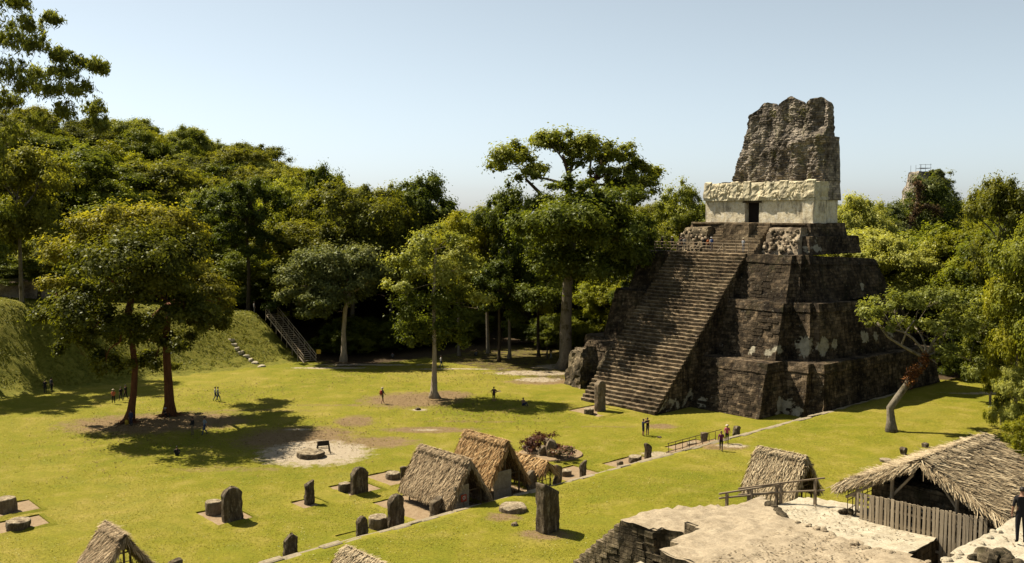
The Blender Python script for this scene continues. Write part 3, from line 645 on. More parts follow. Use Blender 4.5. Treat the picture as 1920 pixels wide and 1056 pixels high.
# ------------------------------------------------------------------ foliage
def unit(a): return a / np.maximum(np.linalg.norm(a, axis=-1, keepdims=True), 1e-9)
def leaf_cards(pos, nrm, size, aspect, rng, hang=0.0):
    n = len(pos); nrm = unit(nrm + 1e-6)
    t = unit(np.cross(nrm, rng.normal(size=(n, 3)))); 
    if hang: t = unit(t * (1 - hang) + np.array([0, 0, -1.0]) * hang)
    b = unit(np.cross(nrm, t)); s = size[:, None]
    v = np.empty((n, 4, 3)); v[:, 0] = pos - t * s * 0.5; v[:, 2] = pos + t * s * 0.5
    v[:, 1] = pos + b * s * aspect * 0.5 + nrm * s * 0.10; v[:, 3] = pos - b * s * aspect * 0.5 + nrm * s * 0.10
    return v.reshape(-1, 3), np.arange(n * 4).reshape(n, 4), np.repeat(rng.random(n), 4)
def crown_arrays(lobes, rng, subs=14, per=170, leaf=0.42, aspect=0.62, subr=(0.32, 0.52), up=0.55, inner=0.5, hang=0.0, squash=0.8):
    """lobes: (x, y, z, rx, ry, rz). Returns leaf positions, normals, tint and the sub-clump centres"""
    P, Nn, T, C = [], [], [], []
    for (x, y, z, rx, ry, rz) in lobes:
        k = max(4, int(subs * (rx * ry * rz) ** (2 / 3) / 9.0)) if subs > 0 else -subs
        d = unit(rng.normal(size=(k, 3))); d[:, 2] = np.where(d[:, 2] < -0.35, -d[:, 2] * 0.5, d[:, 2]); d = unit(d)
        r3 = np.array([rx, ry, rz]); c = np.array([x, y, z]) + d * r3 * rng.uniform(inner, 1.06, (k, 1))
        sr = (rx * ry * rz) ** (1 / 3) * rng.uniform(subr[0], subr[1], k)
        for q in range(k):
            m = int(per * 1.3 * rng.uniform(0.7, 1.3)); dd = unit(rng.normal(size=(m, 3)))
            rr = np.minimum(np.abs(rng.normal(size=m)) * 0.42 + 0.18 * rng.random(m), 1.15) * 1.15
            off = dd * (rr * sr[q])[:, None] * np.array([1.12, 1.12, squash]) * rng.uniform(0.72, 1.35, 3)
            # leaves gather on the upper and outer side of a clump
            P.append(c[q] + off); Nn.append(dd * 0.55 + d[q] * 0.35 + np.array([0, 0, up]) + rng.normal(size=(m, 3)) * 0.38)
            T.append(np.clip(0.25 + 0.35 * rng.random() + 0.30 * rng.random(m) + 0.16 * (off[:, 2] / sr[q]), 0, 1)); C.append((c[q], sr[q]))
    return np.concatenate(P), np.concatenate(Nn), np.concatenate(T), C
def crown_mesh(name, lobes, mat, parent, seed, leaf=0.42, aspect=0.55, **kw):
    rng = np.random.default_rng(seed); P, Nn, T, C = crown_arrays(lobes, rng, leaf=leaf, **{k: v for k, v in kw.items() if k != 'hang'})
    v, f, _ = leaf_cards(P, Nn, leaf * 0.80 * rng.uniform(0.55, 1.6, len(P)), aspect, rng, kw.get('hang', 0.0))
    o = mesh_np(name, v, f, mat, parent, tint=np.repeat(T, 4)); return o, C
def bend(a, b, rng, amt=0.12, n=5, sagz=0.0):
    a = Vector(a); b = Vector(b); L = (b - a).length; off = Vector((rng.uniform(-1, 1), rng.uniform(-1, 1), rng.uniform(-0.3, 1))) * L * amt
    return [a.lerp(b, t) + off * math.sin(math.pi * t) + Vector((0, 0, -sagz * math.sin(math.pi * t))) for t in [k / n for k in range(n + 1)]]
def branches(mb, start, lobes, clumps, rng, r0=0.3, twigs=5, n=7, amt=0.14):
    """limbs grow outwards: each lobe hangs on the nearest limb that is already there"""
    start = Vector(start); nodes = [(start, r0, 0.0)]
    for (x, y, z, rx, ry, rz) in sorted(lobes, key=lambda q: (Vector(q[:3]) - start).length):
        c = Vector((x, y, z - rz * 0.25)); best = min(nodes, key=lambda q: (q[0] - c).length + 0.55 * q[2] + (0.8 * max(0, q[0].z - c.z)))
        p = bend(best[0], c, rng, amt); k = best[1] * 0.86
        mb.tube(p, [k * (1 - 0.55 * i / (len(p) - 1)) for i in range(len(p))], n)
        for i in (2, 3, 5): nodes.append((p[i], k * (1 - 0.55 * i / 5), (p[i] - start).length))
        near = sorted(clumps, key=lambda q: (Vector(q[0]) - Vector((x, y, z))).length)[:twigs * 3]
        rng.shuffle(near)
        for q, _ in near[:twigs]:
            w = bend(p[-2], q, rng, 0.15, 3); mb.tube(w, [k * 0.3, k * 0.22, k * 0.14, k * 0.05], 4)
def flare_trunk(mb, pts, rads, n=12, seed=0, buttress=0.0):
    pts = [Vector(p) for p in pts]; start = len(mb.v); mb.tube(pts, rads, n)
    base = pts[0]
    for i in range(start, len(mb.v)):
        p = Vector(mb.v[i]); h = p.z - base.z
        if buttress and h < 2.2:
            a = math.atan2(p.y - base.y, p.x - base.x); k = 1 + buttress * (max(0, 1 - h / 2.2) ** 2) * (0.55 + 0.45 * math.sin(a * 5 + seed)); p.x = base.x + (p.x - base.x) * k; p.y = base.y + (p.y - base.y) * k
        d = noise.noise_vector(p * 1.4 + Vector((seed, 0, 0))) * rads[0] * 0.22
        mb.v[i] = (p.x + d.x, p.y + d.y, p.z)
def make_tree(name, label, base, trunk, rads, lobes, bark, leafm, seed, cat='tree', group=None, leaf=0.42, buttress=0.5, start=None, r0=None, twigs=5, crown_parts=None, **kw):
    """trunk and lobes are given relative to base"""
    rng = random.Random(seed); root = empty(name, base); tag(root, label, cat, group)
    if crown_parts is None: crown_parts = [(lobes, leafm)]
    allc = []; alll = []
    for k, (lb, lm) in enumerate(crown_parts):
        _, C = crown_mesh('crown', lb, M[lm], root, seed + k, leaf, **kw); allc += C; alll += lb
    mb = MB(); flare_trunk(mb, trunk, rads, 12, seed, buttress)
    branches(mb, start or trunk[-1], alll, allc, rng, r0 or rads[-1] * 0.8, twigs)
    mb.build('trunk', M[bark], root, smooth_=True)
    return root
make_temple()

def LB(base, D, items, sy=1.0):
    out = []
    for (x, y, dD, rx, rz) in items:
        c = gpD(x, y, D + dD) - Vector(base); k = D / 1790.0; out.append((c.x, c.y, c.z, rx * k, rx * k * sy, rz * k))
    return out
def TP(base, D, pts): return [gpD(x, y, D + d) - Vector(base) for x, y, d in pts]
def bromeliads(name, pts, n, spread, size, parent, mat='brom', seed=1):
    rng = np.random.default_rng(seed); P = []
    pts = [np.array(p) for p in pts]
    for _ in range(n):
        i = rng.integers(0, len(pts) - 1); t = rng.random(); P.append(pts[i] * (1 - t) + pts[i + 1] * t + rng.normal(size=3) * spread)
    P = np.array(P); v, f, t = leaf_cards(P, rng.normal(size=(n, 3)) * 0.6 + np.array([0, -0.6, 0.5]), size * rng.uniform(0.6, 1.4, n), 0.22, rng)
    return mesh_np(name, v, f, M[mat], parent, tint=t, kind='stuff')

# --- the pair on the plaza
bA = gp(240, 792)
make_tree('plaza_tree', 'broad golden olive tree with leaning red trunk, nearer of the plaza pair', bA, [Vector((0, 0, -0.2))] + TP(bA, bA.y, [(245, 770, 0), (251, 735, 0), (253, 690, 0), (248, 640, 0), (241, 600, 0), (249, 555, 0)]), [0.50, 0.37, 0.31, 0.29, 0.28, 0.27, 0.24],
          None, 'redbark', None, 11, crown_parts=[(LB(bA, 95, [(150, 475, 0, 66, 55), (215, 428, 0, 70, 44), (290, 422, 1, 72, 40), (345, 440, 3, 40, 45), (105, 540, 0, 35, 35)]), 'leaf_gold'),
                                                  (LB(bA, 95, [(240, 490, -6, 95, 55), (330, 485, 0, 58, 52), (100, 592, -1, 54, 34), (170, 600, -6, 62, 52), (225, 630, -4, 50, 45), (200, 690, -2, 42, 32), (140, 650, 1, 36, 34), (165, 560, 3, 60, 40)]), 'leaf_olive')], subs=21, per=260, leaf=0.38, r0=0.24)
bB = gp(318, 779)
make_tree('plaza_tree', 'olive tree with straight dark red trunk, farther of the plaza pair', bB, [Vector((0, 0, -0.2))] + TP(bB, bB.y, [(318, 755, 0), (316, 720, 0), (314, 680, 0), (312, 630, 0), (317, 570, 0)]), [0.62, 0.48, 0.41, 0.38, 0.35, 0.28],
          None, 'redbark', None, 17, crown_parts=[(LB(bB, 98, [(385, 552, 3, 58, 40), (345, 520, 5, 60, 50), (415, 590, 1, 34, 24), (395, 560, 11, 44, 34), (350, 500, 11, 50, 40)]), 'leaf_gold'),
                                                  (LB(bB, 98, [(350, 595, -5, 58, 42), (300, 545, -6, 66, 56), (272, 625, 1, 48, 45), (330, 650, 0, 42, 28), (285, 690, 2, 40, 30), (395, 612, -3, 42, 28)]), 'leaf_olive')], subs=21, per=260, leaf=0.38, r0=0.28)
# --- single tree on the plaza
bS = gp(815, 746)
make_tree('plaza_tree', 'slim tree with pale straight trunk standing alone mid plaza', bS, [Vector((0, 0, -0.2))] + TP(bS, bS.y, [(814, 735, 0), (815, 700, 0), (815, 655, 0), (812, 570, 0), (816, 480, 0)]), [0.60, 0.36, 0.29, 0.27, 0.2, 0.1],
          None, 'palebark', None, 23, crown_parts=[(LB(bS, 108, [(815, 458, 0, 52, 34), (772, 497, 0, 42, 36), (862, 500, 0, 42, 38), (752, 545, -1, 32, 26), (873, 560, 0, 40, 36), (815, 520, 0, 58, 45)]), 'leaf_pale'),
                                                   (LB(bS, 108, [(815, 575, 0, 62, 42), (812, 622, 0, 60, 36), (785, 645, 0, 34, 24), (842, 640, 0, 36, 26), (765, 600, 0, 26, 30)]), 'leaf_mid')], subs=19, per=190, leaf=0.34, r0=0.13)
# --- tall ceiba
bC = gp(1060, 691)
ceib = make_tree('ceiba_tree', 'very tall ceiba with thick pale grey trunk and lobed open crown beside the temple', bC, [Vector((0, 0, -0.3))] + TP(bC, bC.y, [(1060, 670, 0), (1060, 610, 0), (1063, 540, 0), (1068, 480, 0), (1073, 430, 0), (1071, 375, 0)]), [1.2, 0.88, 0.78, 0.72, 0.66, 0.55, 0.4],
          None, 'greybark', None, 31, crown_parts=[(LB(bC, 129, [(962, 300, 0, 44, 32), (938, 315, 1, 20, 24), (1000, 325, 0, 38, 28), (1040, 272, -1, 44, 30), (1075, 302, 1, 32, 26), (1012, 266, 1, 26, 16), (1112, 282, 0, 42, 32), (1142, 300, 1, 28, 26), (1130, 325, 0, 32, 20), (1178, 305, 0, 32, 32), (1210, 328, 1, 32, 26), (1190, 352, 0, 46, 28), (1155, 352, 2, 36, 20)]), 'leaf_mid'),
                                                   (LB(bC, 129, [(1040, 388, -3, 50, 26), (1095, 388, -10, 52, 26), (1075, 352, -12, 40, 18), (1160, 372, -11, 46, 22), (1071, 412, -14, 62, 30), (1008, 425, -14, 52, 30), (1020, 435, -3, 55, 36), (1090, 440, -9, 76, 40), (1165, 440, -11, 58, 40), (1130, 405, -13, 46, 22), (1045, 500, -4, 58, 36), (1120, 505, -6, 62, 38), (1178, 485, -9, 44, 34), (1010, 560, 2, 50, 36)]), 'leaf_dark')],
          subs=20, per=230, leaf=0.46, r0=0.42, buttress=0.7)
tp = lambda l: TP(bC, 128, [(x, y, 0) for x, y in l])
mb = MB()
for l, r in (([(1072, 420), (1100, 400), (1130, 378), (1165, 365), (1195, 350)], 0.42), ([(1068, 440), (1040, 400), (1010, 360), (985, 335)], 0.38), ([(1070, 380), (1066, 330), (1055, 290)], 0.32), ([(1072, 390), (1100, 345), (1125, 325), (1128, 300)], 0.30), ([(1068, 470), (1020, 400), (985, 385)], 0.25)):
    q = tp(l); mb.tube(q, [r * (1 - 0.55 * i / (len(q) - 1)) for i in range(len(q))], 8)
mb.build('limb', M['brombark'], ceib, smooth_=True)
bromeliads('bromeliads', tp([(1100, 400), (1130, 378), (1165, 365), (1185, 355)]), 900, 0.42, 0.55, ceib, seed=4)
bromeliads('bromeliads', tp([(1070, 385), (1100, 345), (1125, 325)]), 420, 0.34, 0.5, ceib, seed=5)
# --- pale-barked tree by the wooden stairs
bW = gp(645, 679)
make_tree('forest_edge_tree', 'grey green umbrella tree with whitish trunk right of the wooden stairs', bW, [Vector((0, 0, -0.2))] + TP(bW, bW.y, [(645, 660, 0), (644, 620, 0), (647, 580, 0), (655, 550, 0)]), [0.55, 0.40, 0.33, 0.30, 0.25],
          LB(bW, 134, [(610, 496, 0, 58, 32), (660, 490, 0, 50, 30), (565, 528, 0, 46, 32), (630, 528, 0, 56, 32), (692, 520, 0, 40, 32), (548, 560, 0, 32, 26), (600, 568, -2, 44, 28), (582, 590, -2, 28, 18), (655, 556, 0, 40, 24)]), 'palebark', 'leaf_grey', 41, subs=24, per=190, leaf=0.40, r0=0.2)
# --- leaning tree on the right lawn
bL = gp(1671, 809, 0.8)
ptl = [Vector((0, 0, -0.2))] + TP(bL, 88, [(1670, 790, 0), (1669, 765, 0), (1682, 745, 0), (1700, 722, 0), (1715, 698, 0), (1730, 680, 0), (1737, 668, 0)])
lean = make_tree('leaning_tree', 'crooked leaning tree with grey trunk and rusty bromeliads on the right lawn', bL, ptl, [0.50, 0.36, 0.33, 0.33, 0.30, 0.28, 0.26, 0.22],
          LB(bL, 88, [(1632, 592, -1, 36, 22), (1678, 574, 0, 50, 26), (1745, 560, 2, 52, 26), (1805, 570, 3, 54, 32), (1775, 612, 1, 52, 26), (1715, 608, 2, 44, 20), (1840, 615, 3, 52, 38), (1758, 678, -1, 30, 18), (1778, 655, 0, 36, 20), (1830, 680, 2, 46, 34), (1655, 612, 0, 28, 14), (1860, 560, 4, 40, 30)]), 'greybark', 'leaf_pale', 53, subs=24, per=210, leaf=0.30, buttress=0.5, r0=0.16)
mb = MB()
for l, r in (([(1735, 672), (1712, 660), (1690, 648), (1665, 632), (1645, 605)], 0.17), ([(1737, 668), (1750, 640), (1780, 610)], 0.17), ([(1690, 648), (1700, 620), (1715, 600)], 0.10)):
    q = TP(bL, 88, [(x, y, 0) for x, y in l]); mb.tube(q, [r * (1 - 0.5 * i / (len(q) - 1)) for i in range(len(q))], 8)
mb.build('limb', M['greybark'], lean, smooth_=True)
bromeliads('bromeliads', TP(bL, 87.8, [(1704, 716, 0), (1712, 702, 0), (1724, 686, 0)]), 520, 0.24, 0.40, lean, seed=6)
bromeliads('bromeliads', TP(bL, 87.8, [(1730, 680, 0), (1738, 668, 0)]), 260, 0.22, 0.36, lean, seed=7)
# --- overhanging tree, upper left, close to the viewer
bO = Vector((-25.5, 33, 0.8)); rr = random.Random(77)
lo = [(25, 15, 0, 26, 20), (55, 45, 1, 30, 20), (20, 80, -1, 30, 24), (65, 85, 0, 28, 18), (105, 35, 1, 20, 10), (112, 98, 0, 22, 12), (30, 130, 0, 32, 22), (75, 135, 1, 30, 20), (120, 130, 0, 26, 16), (155, 125, 1, 20, 14), (185, 118, 0, 20, 14), (195, 140, 1, 12, 10), (60, 180, 0, 30, 18), (105, 170, -1, 30, 18), (145, 165, 0, 28, 18), (130, 205, 0, 26, 18), (165, 205, 1, 22, 20), (185, 232, 0, 16, 16), (20, 200, 1, 28, 20), (75, 225, 1, 20, 16),
      (-40, 60, 0, 40, 34), (-60, 140, 1, 45, 34), (-50, 220, 0, 40, 30), (-90, -20, 0, 60, 40), (-20, -40, 1, 50, 36), (40, -45, 0, 40, 26), (-170, 100, 2, 70, 60), (-230, 200, 0, 60, 50), (15, 262, 1, 26, 20), (-20, 300, 0, 34, 30)]
over = make_tree('overhanging_tree', 'feathery leaved tree reaching in from the upper left corner, nearest tree', bO, [Vector((0, 0, -0.3)), Vector((0.3, 0, 6)), Vector((0.6, 0.3, 12)), Vector((1.4, 0, 17)), Vector((2.4, 0.2, 21))], [0.7, 0.5, 0.42, 0.36, 0.28],
          LB(bO, 33, [(a + rr.uniform(-9, 9), b + rr.uniform(-15, 15), c * 1.2, d * 1.05, e * 1.45) for a, b, c, d, e in lo]), 'greybark', 'leaf_pale', 61, subs=-26, per=33, leaf=0.185, aspect=0.24, hang=0.5, subr=(0.22, 0.5), inner=0.15, squash=1.4, r0=0.13, twigs=6)

# --- forest trees: five kinds, then copies with their own size and label
def kind_tree(name, seed, leafm, bark, Hh, R, flat, nl, leaf, per=240, subs=13):
    rng = random.Random(seed); lobes = []
    for k in range(nl):
        a = 2.4 * k + rng.uniform(-0.4, 0.4); r = R * math.sqrt((k + 0.3) / nl) * 0.78; t = 1 - (r / R) ** 2 * flat
        z = Hh * (0.46 + 0.40 * t * rng.uniform(0.75, 1.0)); s = R * rng.uniform(0.36, 0.52)
        lobes.append((math.cos(a) * r, math.sin(a) * r, z, s, s, s * rng.uniform(0.6, 0.85)))
        lobes.append((math.cos(a + 0.5) * r * 0.95, math.sin(a + 0.5) * r * 0.95, z - Hh * rng.uniform(0.18, 0.34), s * 0.85, s * 0.85, s * 0.85))
    t = make_tree(name, None, (0, 0, 0), [Vector((0, 0, -0.8)), Vector((0.1, 0, 0.8)), Vector((0.3, 0.2, Hh * 0.28)), Vector((0, 0, Hh * 0.5)), Vector((0, 0.1, Hh * 0.62))], [0.55, 0.36, 0.29, 0.25, 0.18], lobes, bark, leafm, seed, leaf=leaf, per=per, subs=subs, r0=0.17, twigs=4)
    return t
KIND = [kind_tree('forest_tree', 101, 'leaf_dark', 'darkbark', 22, 6.5, 0.75, 8, 0.42), kind_tree('forest_tree', 102, 'leaf_olive', 'greybark', 22, 7.5, 0.45, 9, 0.42), kind_tree('forest_tree', 103, 'leaf_bright', 'darkbark', 22, 6.0, 0.9, 8, 0.42),
        kind_tree('forest_tree', 104, 'leaf_mid', 'greybark', 22, 7.0, 0.6, 9, 0.42), kind_tree('forest_tree', 105, 'leaf_yellow', 'greybark', 22, 6.0, 0.8, 8, 0.42), kind_tree('forest_tree', 106, 'leaf_pale', 'greybark', 22, 7.0, 0.55, 9, 0.42)]
KR = [6.5, 7.5, 6.0, 7.0, 6.0, 7.0]; used = set(); trng = random.Random(4)
GF = 'trees at the edge of the forest'
def forest_tree(k, px, ytop, D, hw, label, sink=0.0):
    p = gpD(px, ytop, D); u, v = UV(p); g = float(hgt(u, v)); h = (p.z - g) / (1 - sink); g -= h * sink
    root = KIND[k] if k not in used else copy_tree(KIND[k]); used.add(k)
    s = hw * D / 1790 / KR[k]; root.location = (p.x, p.y, g); root.scale = (s, s, h / 21.0); root.rotation_euler = (0, 0, trng.uniform(0, 6.28)); tag(root, label, 'tree', GF); return root
for args in [
    (1, 30, 262, 122, 100, 'huge olive tree at the left edge below the overhanging branch', 0.2),
    (3, 150, 275, 165, 105, 'wide mid green tree behind the left part of the plaza pair'),
    (1, 285, 290, 178, 110, 'spreading olive crowned tree directly behind the golden plaza tree'),
    (0, 395, 330, 164, 70, 'dark tree rising just right of the golden plaza crown'),
    (0, 460, 318, 146, 75, 'tall dark leafy tree above the top of the wooden stairs'),
    (2, 540, 312, 165, 66, 'fresh green tree on the skyline left of the forest dip'),
    (0, 605, 290, 172, 50, 'dark green tree forming the small skyline peak'),
    (1, 655, 330, 150, 100, 'broad olive umbrella tree above the grey green pale trunked tree'),
    (3, 730, 345, 158, 62, 'mid green tree left of the dark skyline tree, behind the lone slim tree'),
    (0, 790, 305, 160, 78, 'dark tall tree on the skyline behind the lone slim tree'),
    (4, 860, 385, 140, 52, 'bright yellow green tree right behind the lone slim tree'),
    (4, 915, 370, 142, 60, 'yellow green tree between lone slim tree and ceiba'),
    (3, 955, 340, 137, 62, 'forked mossy limbed tree touching the left of the ceiba crown'),
    (0, 935, 470, 134, 60, 'low dark tree shading the ground left of the ceiba trunk'),
    (2, 1010, 470, 139, 55, 'small bright tree just behind the ceiba trunk on its left'),
    (2, 1125, 505, 141, 52, 'bright green small tree right of the ceiba trunk'),
    (4, 1165, 520, 139, 48, 'yellow green leafy tree against the left flank of the temple'),
    (0, 1195, 395, 133, 55, 'dark crown overlapping the left edge of the top terrace'),
    (3, 1275, 338, 160, 60, 'gnarled tree behind the shrine on its left'),
    (5, 1220, 440, 150, 45, 'pale leafy tree behind the crowd on the temple platform'),
    (5, 1615, 355, 150, 62, 'pale green tree immediately right of the shrine plinth'),
    (3, 1745, 330, 158, 62, 'green tree standing in front of the distant tower'),
    (5, 1690, 430, 146, 66, 'grey green tree right of the top terrace below the distant tower'),
    (3, 1790, 440, 132, 60, 'mid green tree behind the leaning tree crown'),
    (1, 1880, 318, 112, 72, 'tall olive tree filling the upper right edge'),
    (2, 1830, 455, 118, 66, 'fresh green tree below the tall olive tree at right'),
    (4, 1915, 470, 86, 58, 'large yellow green tree cut by the right edge', 0.12),
    (5, 1862, 560, 100, 52, 'pale grey green shrubby tree at the edge of the right lawn', 0.3), (3, 1800, 640, 116, 44, 'mid green bush below the leaning tree crown', 0.35), (4, 1885, 600, 90, 40, 'yellow green bush filling the right edge above the lawn', 0.3),
    (0, 1740, 560, 142, 60, 'dark low tree behind the bottom terrace at right'),
    (5, 1908, 680, 84, 40, 'low pale leafed bush at the far right of the lawn', 0.35), (4, 1915, 772, 76, 34, 'low yellow green shrub spreading over the far right lawn', 0.4),
    (0, 70, 480, 128, 70, 'dark low tree on the embankment at far left'),
    (3, -70, 330, 112, 90, 'tree just outside the left edge shading the slope'),
    (3, 1975, 380, 84, 90, 'tree just outside the right edge above the ruins'),
]: forest_tree(*args)

# bare limb with bromeliads of the old tree by the distant tower
bt = gp(1690, 520, 0.8); bt = gpD(1697, 470, 152); gz = 0.8; base_t = Vector((bt.x, bt.y, gz))
old = empty('old_mossy_tree', base_t); tag(old, 'old tree with thick rust coloured mossy limbs before the distant tower', 'tree', GF)
mb = MB(); Dq = 152
for l, r in (([(1697, 520), (1700, 440), (1706, 420), (1715, 400), (1722, 370), (1726, 345)], 0.40), ([(1715, 400), (1735, 385), (1752, 392), (1760, 398)], 0.32), ([(1722, 370), (1718, 350)], 0.28), ([(1665, 500), (1663, 455), (1650, 435), (1630, 420)], 0.36)):
    q = TP(base_t, Dq, [(x, y, 0) for x, y in l]); mb.tube(q, [r * (1 - 0.4 * i / (len(q) - 1)) for i in range(len(q))], 8)
q0 = TP(base_t, Dq, [(1697, 520, 0)])[0]; mb.tube([(0, 0, -0.5), q0], [0.6, 0.42], 8)
mb.build('trunk', M['greybark'], old, smooth_=True)
for i, l in enumerate(([(1706, 420), (1715, 400), (1722, 370), (1725, 350)], [(1715, 400), (1735, 385), (1752, 392), (1760, 398)], [(1724, 348), (1716, 343)])):
    bromeliads('bromeliads', TP(base_t, Dq - 0.6, [(x, y, 0) for x, y in l]), 620 if i < 2 else 250, 0.36, 0.5, old, 'brom2', seed=30 + i)
_, C = crown_mesh('crown', LB(base_t, 153, [(1690, 400, 1, 34, 26), (1740, 350, 3, 36, 24), (1765, 385, 3, 34, 24), (1670, 440, 1, 36, 28), (1735, 430, 2, 44, 28), (1700, 460, 0, 40, 26), (1645, 410, 1, 30, 22)]), M['leaf_grey'], old, 88, 0.40, subs=15, per=110)

# --- the mass of the forest beyond: one uncountable wood
def make_forest():
    rng = np.random.default_rng(12); pts = []; scl = []; kinds = []
    Ys = []; y = 100.0
    cell = 7.6
    for gx in np.arange(-260, 300, cell):
        for gy in np.arange(60, 420, cell):
            X = gx + rng.uniform(-3.4, 3.4); Y = gy + rng.uniform(-3.4, 3.4)
            if abs(X) > 0.66 * Y + 22: continue
            u, v = UV((X, Y))
            inside = (u < -64 and v > -6.5) or (u < -86 - 14 * (-45 < v < -9)) or (v > 49) or (u < -66 and -6.5 > v > -12 and False)
            if u > 13.2 and v > 44: inside = True
            if -64 < u < -24 and v > 30: inside = True
            if not inside: continue
            if Y > 330 and rng.random() < 0.45: continue
            g = float(hgt(u, v)); h = rng.uniform(15, 21.5) if Y < 250 else rng.uniform(14, 19)
            if X > 20 and Y > 220: h = rng.uniform(20, 24.5)
            w = rng.uniform(0.75, 1.15)
            pts.append((X, Y, g)); scl.append((w, w, h / 21.0))
            kinds.append(rng.choice([0, 1, 2, 3, 4, 5], p=[0.30, 0.24, 0.12, 0.22, 0.06, 0.06]))
    # undergrowth along the shaded edge
    for _ in range(240):
        v = rng.uniform(-4, 46); u = rng.uniform(-62, -54) if v < 24 else rng.uniform(-50, -20)
        if v > 24 and u > -24 and v < 42: continue
        P = W(u, v, 0); s = rng.uniform(0.16, 0.34); pts.append((P.x, P.y, -0.8)); scl.append((s * 1.1, s * 1.1, s * 0.9)); kinds.append(rng.choice([0, 3]))
    for _ in range(150):
        u = rng.uniform(-96, -80); v = rng.uniform(-70, -7)
        P = W(u, v, 0); s = rng.uniform(0.2, 0.5); pts.append((P.x, P.y, float(hgt(u, v)) - 1.5)); scl.append((s * 1.1, s * 1.1, s)); kinds.append(rng.choice([0, 0, 3, 1]))
    for _ in range(110):
        u = rng.uniform(14, 70); v = rng.uniform(42, 52)
        P = W(u, v, 0); s = rng.uniform(0.2, 0.45); pts.append((P.x, P.y, -0.5)); scl.append((s * 1.1, s * 1.1, s)); kinds.append(rng.choice([0, 3, 5]))
    me = bpy.data.meshes.new('forest'); me.from_pydata(pts, [], [])
    for nm, ty, val, key in (('scl', 'FLOAT_VECTOR', scl, 'vector'), ('kindex', 'INT', kinds, 'value'), ('rz', 'FLOAT', rng.uniform(0, 6.28, len(pts)), 'value')):
        a = me.attributes.new(nm, ty, 'POINT'); a.data.foreach_set(key, np.asarray(val, np.int32 if ty == 'INT' else np.float32).ravel())
    o = bpy.data.objects.new('forest', me); COL.objects.link(o); tag(o, 'dense forest behind the plaza and over the hill on the left', 'forest', kind='stuff')
    ng = bpy.data.node_groups.new('forest_scatter', 'GeometryNodeTree')
    ng.interface.new_socket('Geometry', in_out='INPUT', socket_type='NodeSocketGeometry'); ng.interface.new_socket('Geometry', in_out='OUTPUT', socket_type='NodeSocketGeometry')
    N = ng.nodes; L = ng.links; gi = N.new('NodeGroupInput'); go = N.new('NodeGroupOutput')
    m2p = N.new('GeometryNodeMeshToPoints'); L.new(gi.outputs[0], m2p.inputs['Mesh'])
    jn = N.new('GeometryNodeJoinGeometry')
    for k in range(6)[::-1]:
        oi = N.new('GeometryNodeObjectInfo'); oi.transform_space = 'ORIGINAL'; oi.inputs['As Instance'].default_value = True
        oi.inputs['Object'].default_value = [c for c in KIND[k].children if c.name.startswith('crown')][0]; L.new(oi.outputs['Geometry'], jn.inputs[0])
    def at(nm, ty):
        a = N.new('GeometryNodeInputNamedAttribute'); a.data_type = ty; a.inputs['Name'].default_value = nm; return a.outputs['Attribute']
    io = N.new('GeometryNodeInstanceOnPoints'); L.new(m2p.outputs[0], io.inputs['Points']); L.new(jn.outputs[0], io.inputs['Instance']); io.inputs['Pick Instance'].default_value = True
    L.new(at('kindex', 'INT'), io.inputs['Instance Index']); L.new(at('scl', 'FLOAT_VECTOR'), io.inputs['Scale'])
    cz = N.new('ShaderNodeCombineXYZ'); L.new(at('rz', 'FLOAT'), cz.inputs[2]); L.new(cz.outputs[0], io.inputs['Rotation'])
    L.new(io.outputs[0], go.inputs[0])
    md = o.modifiers.new('scatter', 'NODES'); md.node_group = ng
make_forest()

# ------------------------------------------------------------------ stelae, altars and their earth pads
def stone_mesh(w, d, h, top='round', seed=0, taper=0.0, n=36, rows=16, amp=0.045):
    """upright slab: rounded-rectangle loft whose top follows a profile"""
    rng = random.Random(seed)
    def prof(x):
        a = abs(2 * x / w); s_ = 2 * x / w
        return {'round': h * (1 - 0.28 * max(0, a) ** 2.4 * min(1.0, w / h * 1.3)), 'flat': h * (1 - 0.03 * a), 'slant': h * (0.90 + 0.10 * s_), 'slantl': h * (0.88 - 0.12 * s_), 'point': h * (1 - 0.26 * abs(s_ - 0.15)), 'dome': h * (1 - 0.5 * a ** 2 * min(1, w / h))}[top]
    b = MB(); ring = []
    for k in range(n):
        a = 2 * math.pi * k / n; c, s_ = math.cos(a), math.sin(a); e = 0.35
        ring.append((math.copysign(abs(c) ** e, c) * w / 2, math.copysign(abs(s_) ** e, s_) * d / 2))
    R = []
    for q in range(rows + 1):
        t = q / rows; k = 1 - taper * t
        R.append([(x * k, y * k, -0.25 + t * (prof(x * 0.97) + 0.25 - 0.05)) for x, y in ring])
    for s_ in (0.9, 0.6, 0.3):
        k = (1 - taper) * s_; R.append([(x * k, y * k, prof(x * s_) - 0.02 * (s_ > 0.8)) for x, y in ring])
    b.rings(R, True); b.disp(amp * 2.2, 1.6, seed=seed); b.disp(amp, 5.5, seed=seed + 3)
    return b
def stele(px, py, hpx, wpx, top, label, z=0.0, d=None, mat='stele', rot=0.0, tilt=0.0, seed=None, taper=0.04):
    p = gp(px, py, z); k = p.y / 1790; h = hpx * k * 1.02; w = wpx * k; seed = seed if seed is not None else int(px)
    b = stone_mesh(w, d or max(0.35, w * 0.42), h, top, seed, taper)
    o = b.build('stele', M[mat], None, p, ROT + rad(90) + rot, smooth_=True)
    if tilt: o.rotation_euler = (tilt, tilt * 0.4, ROT + rad(90) + rot)
    tag(o, label, 'stele', 'carved standing stones'); return o
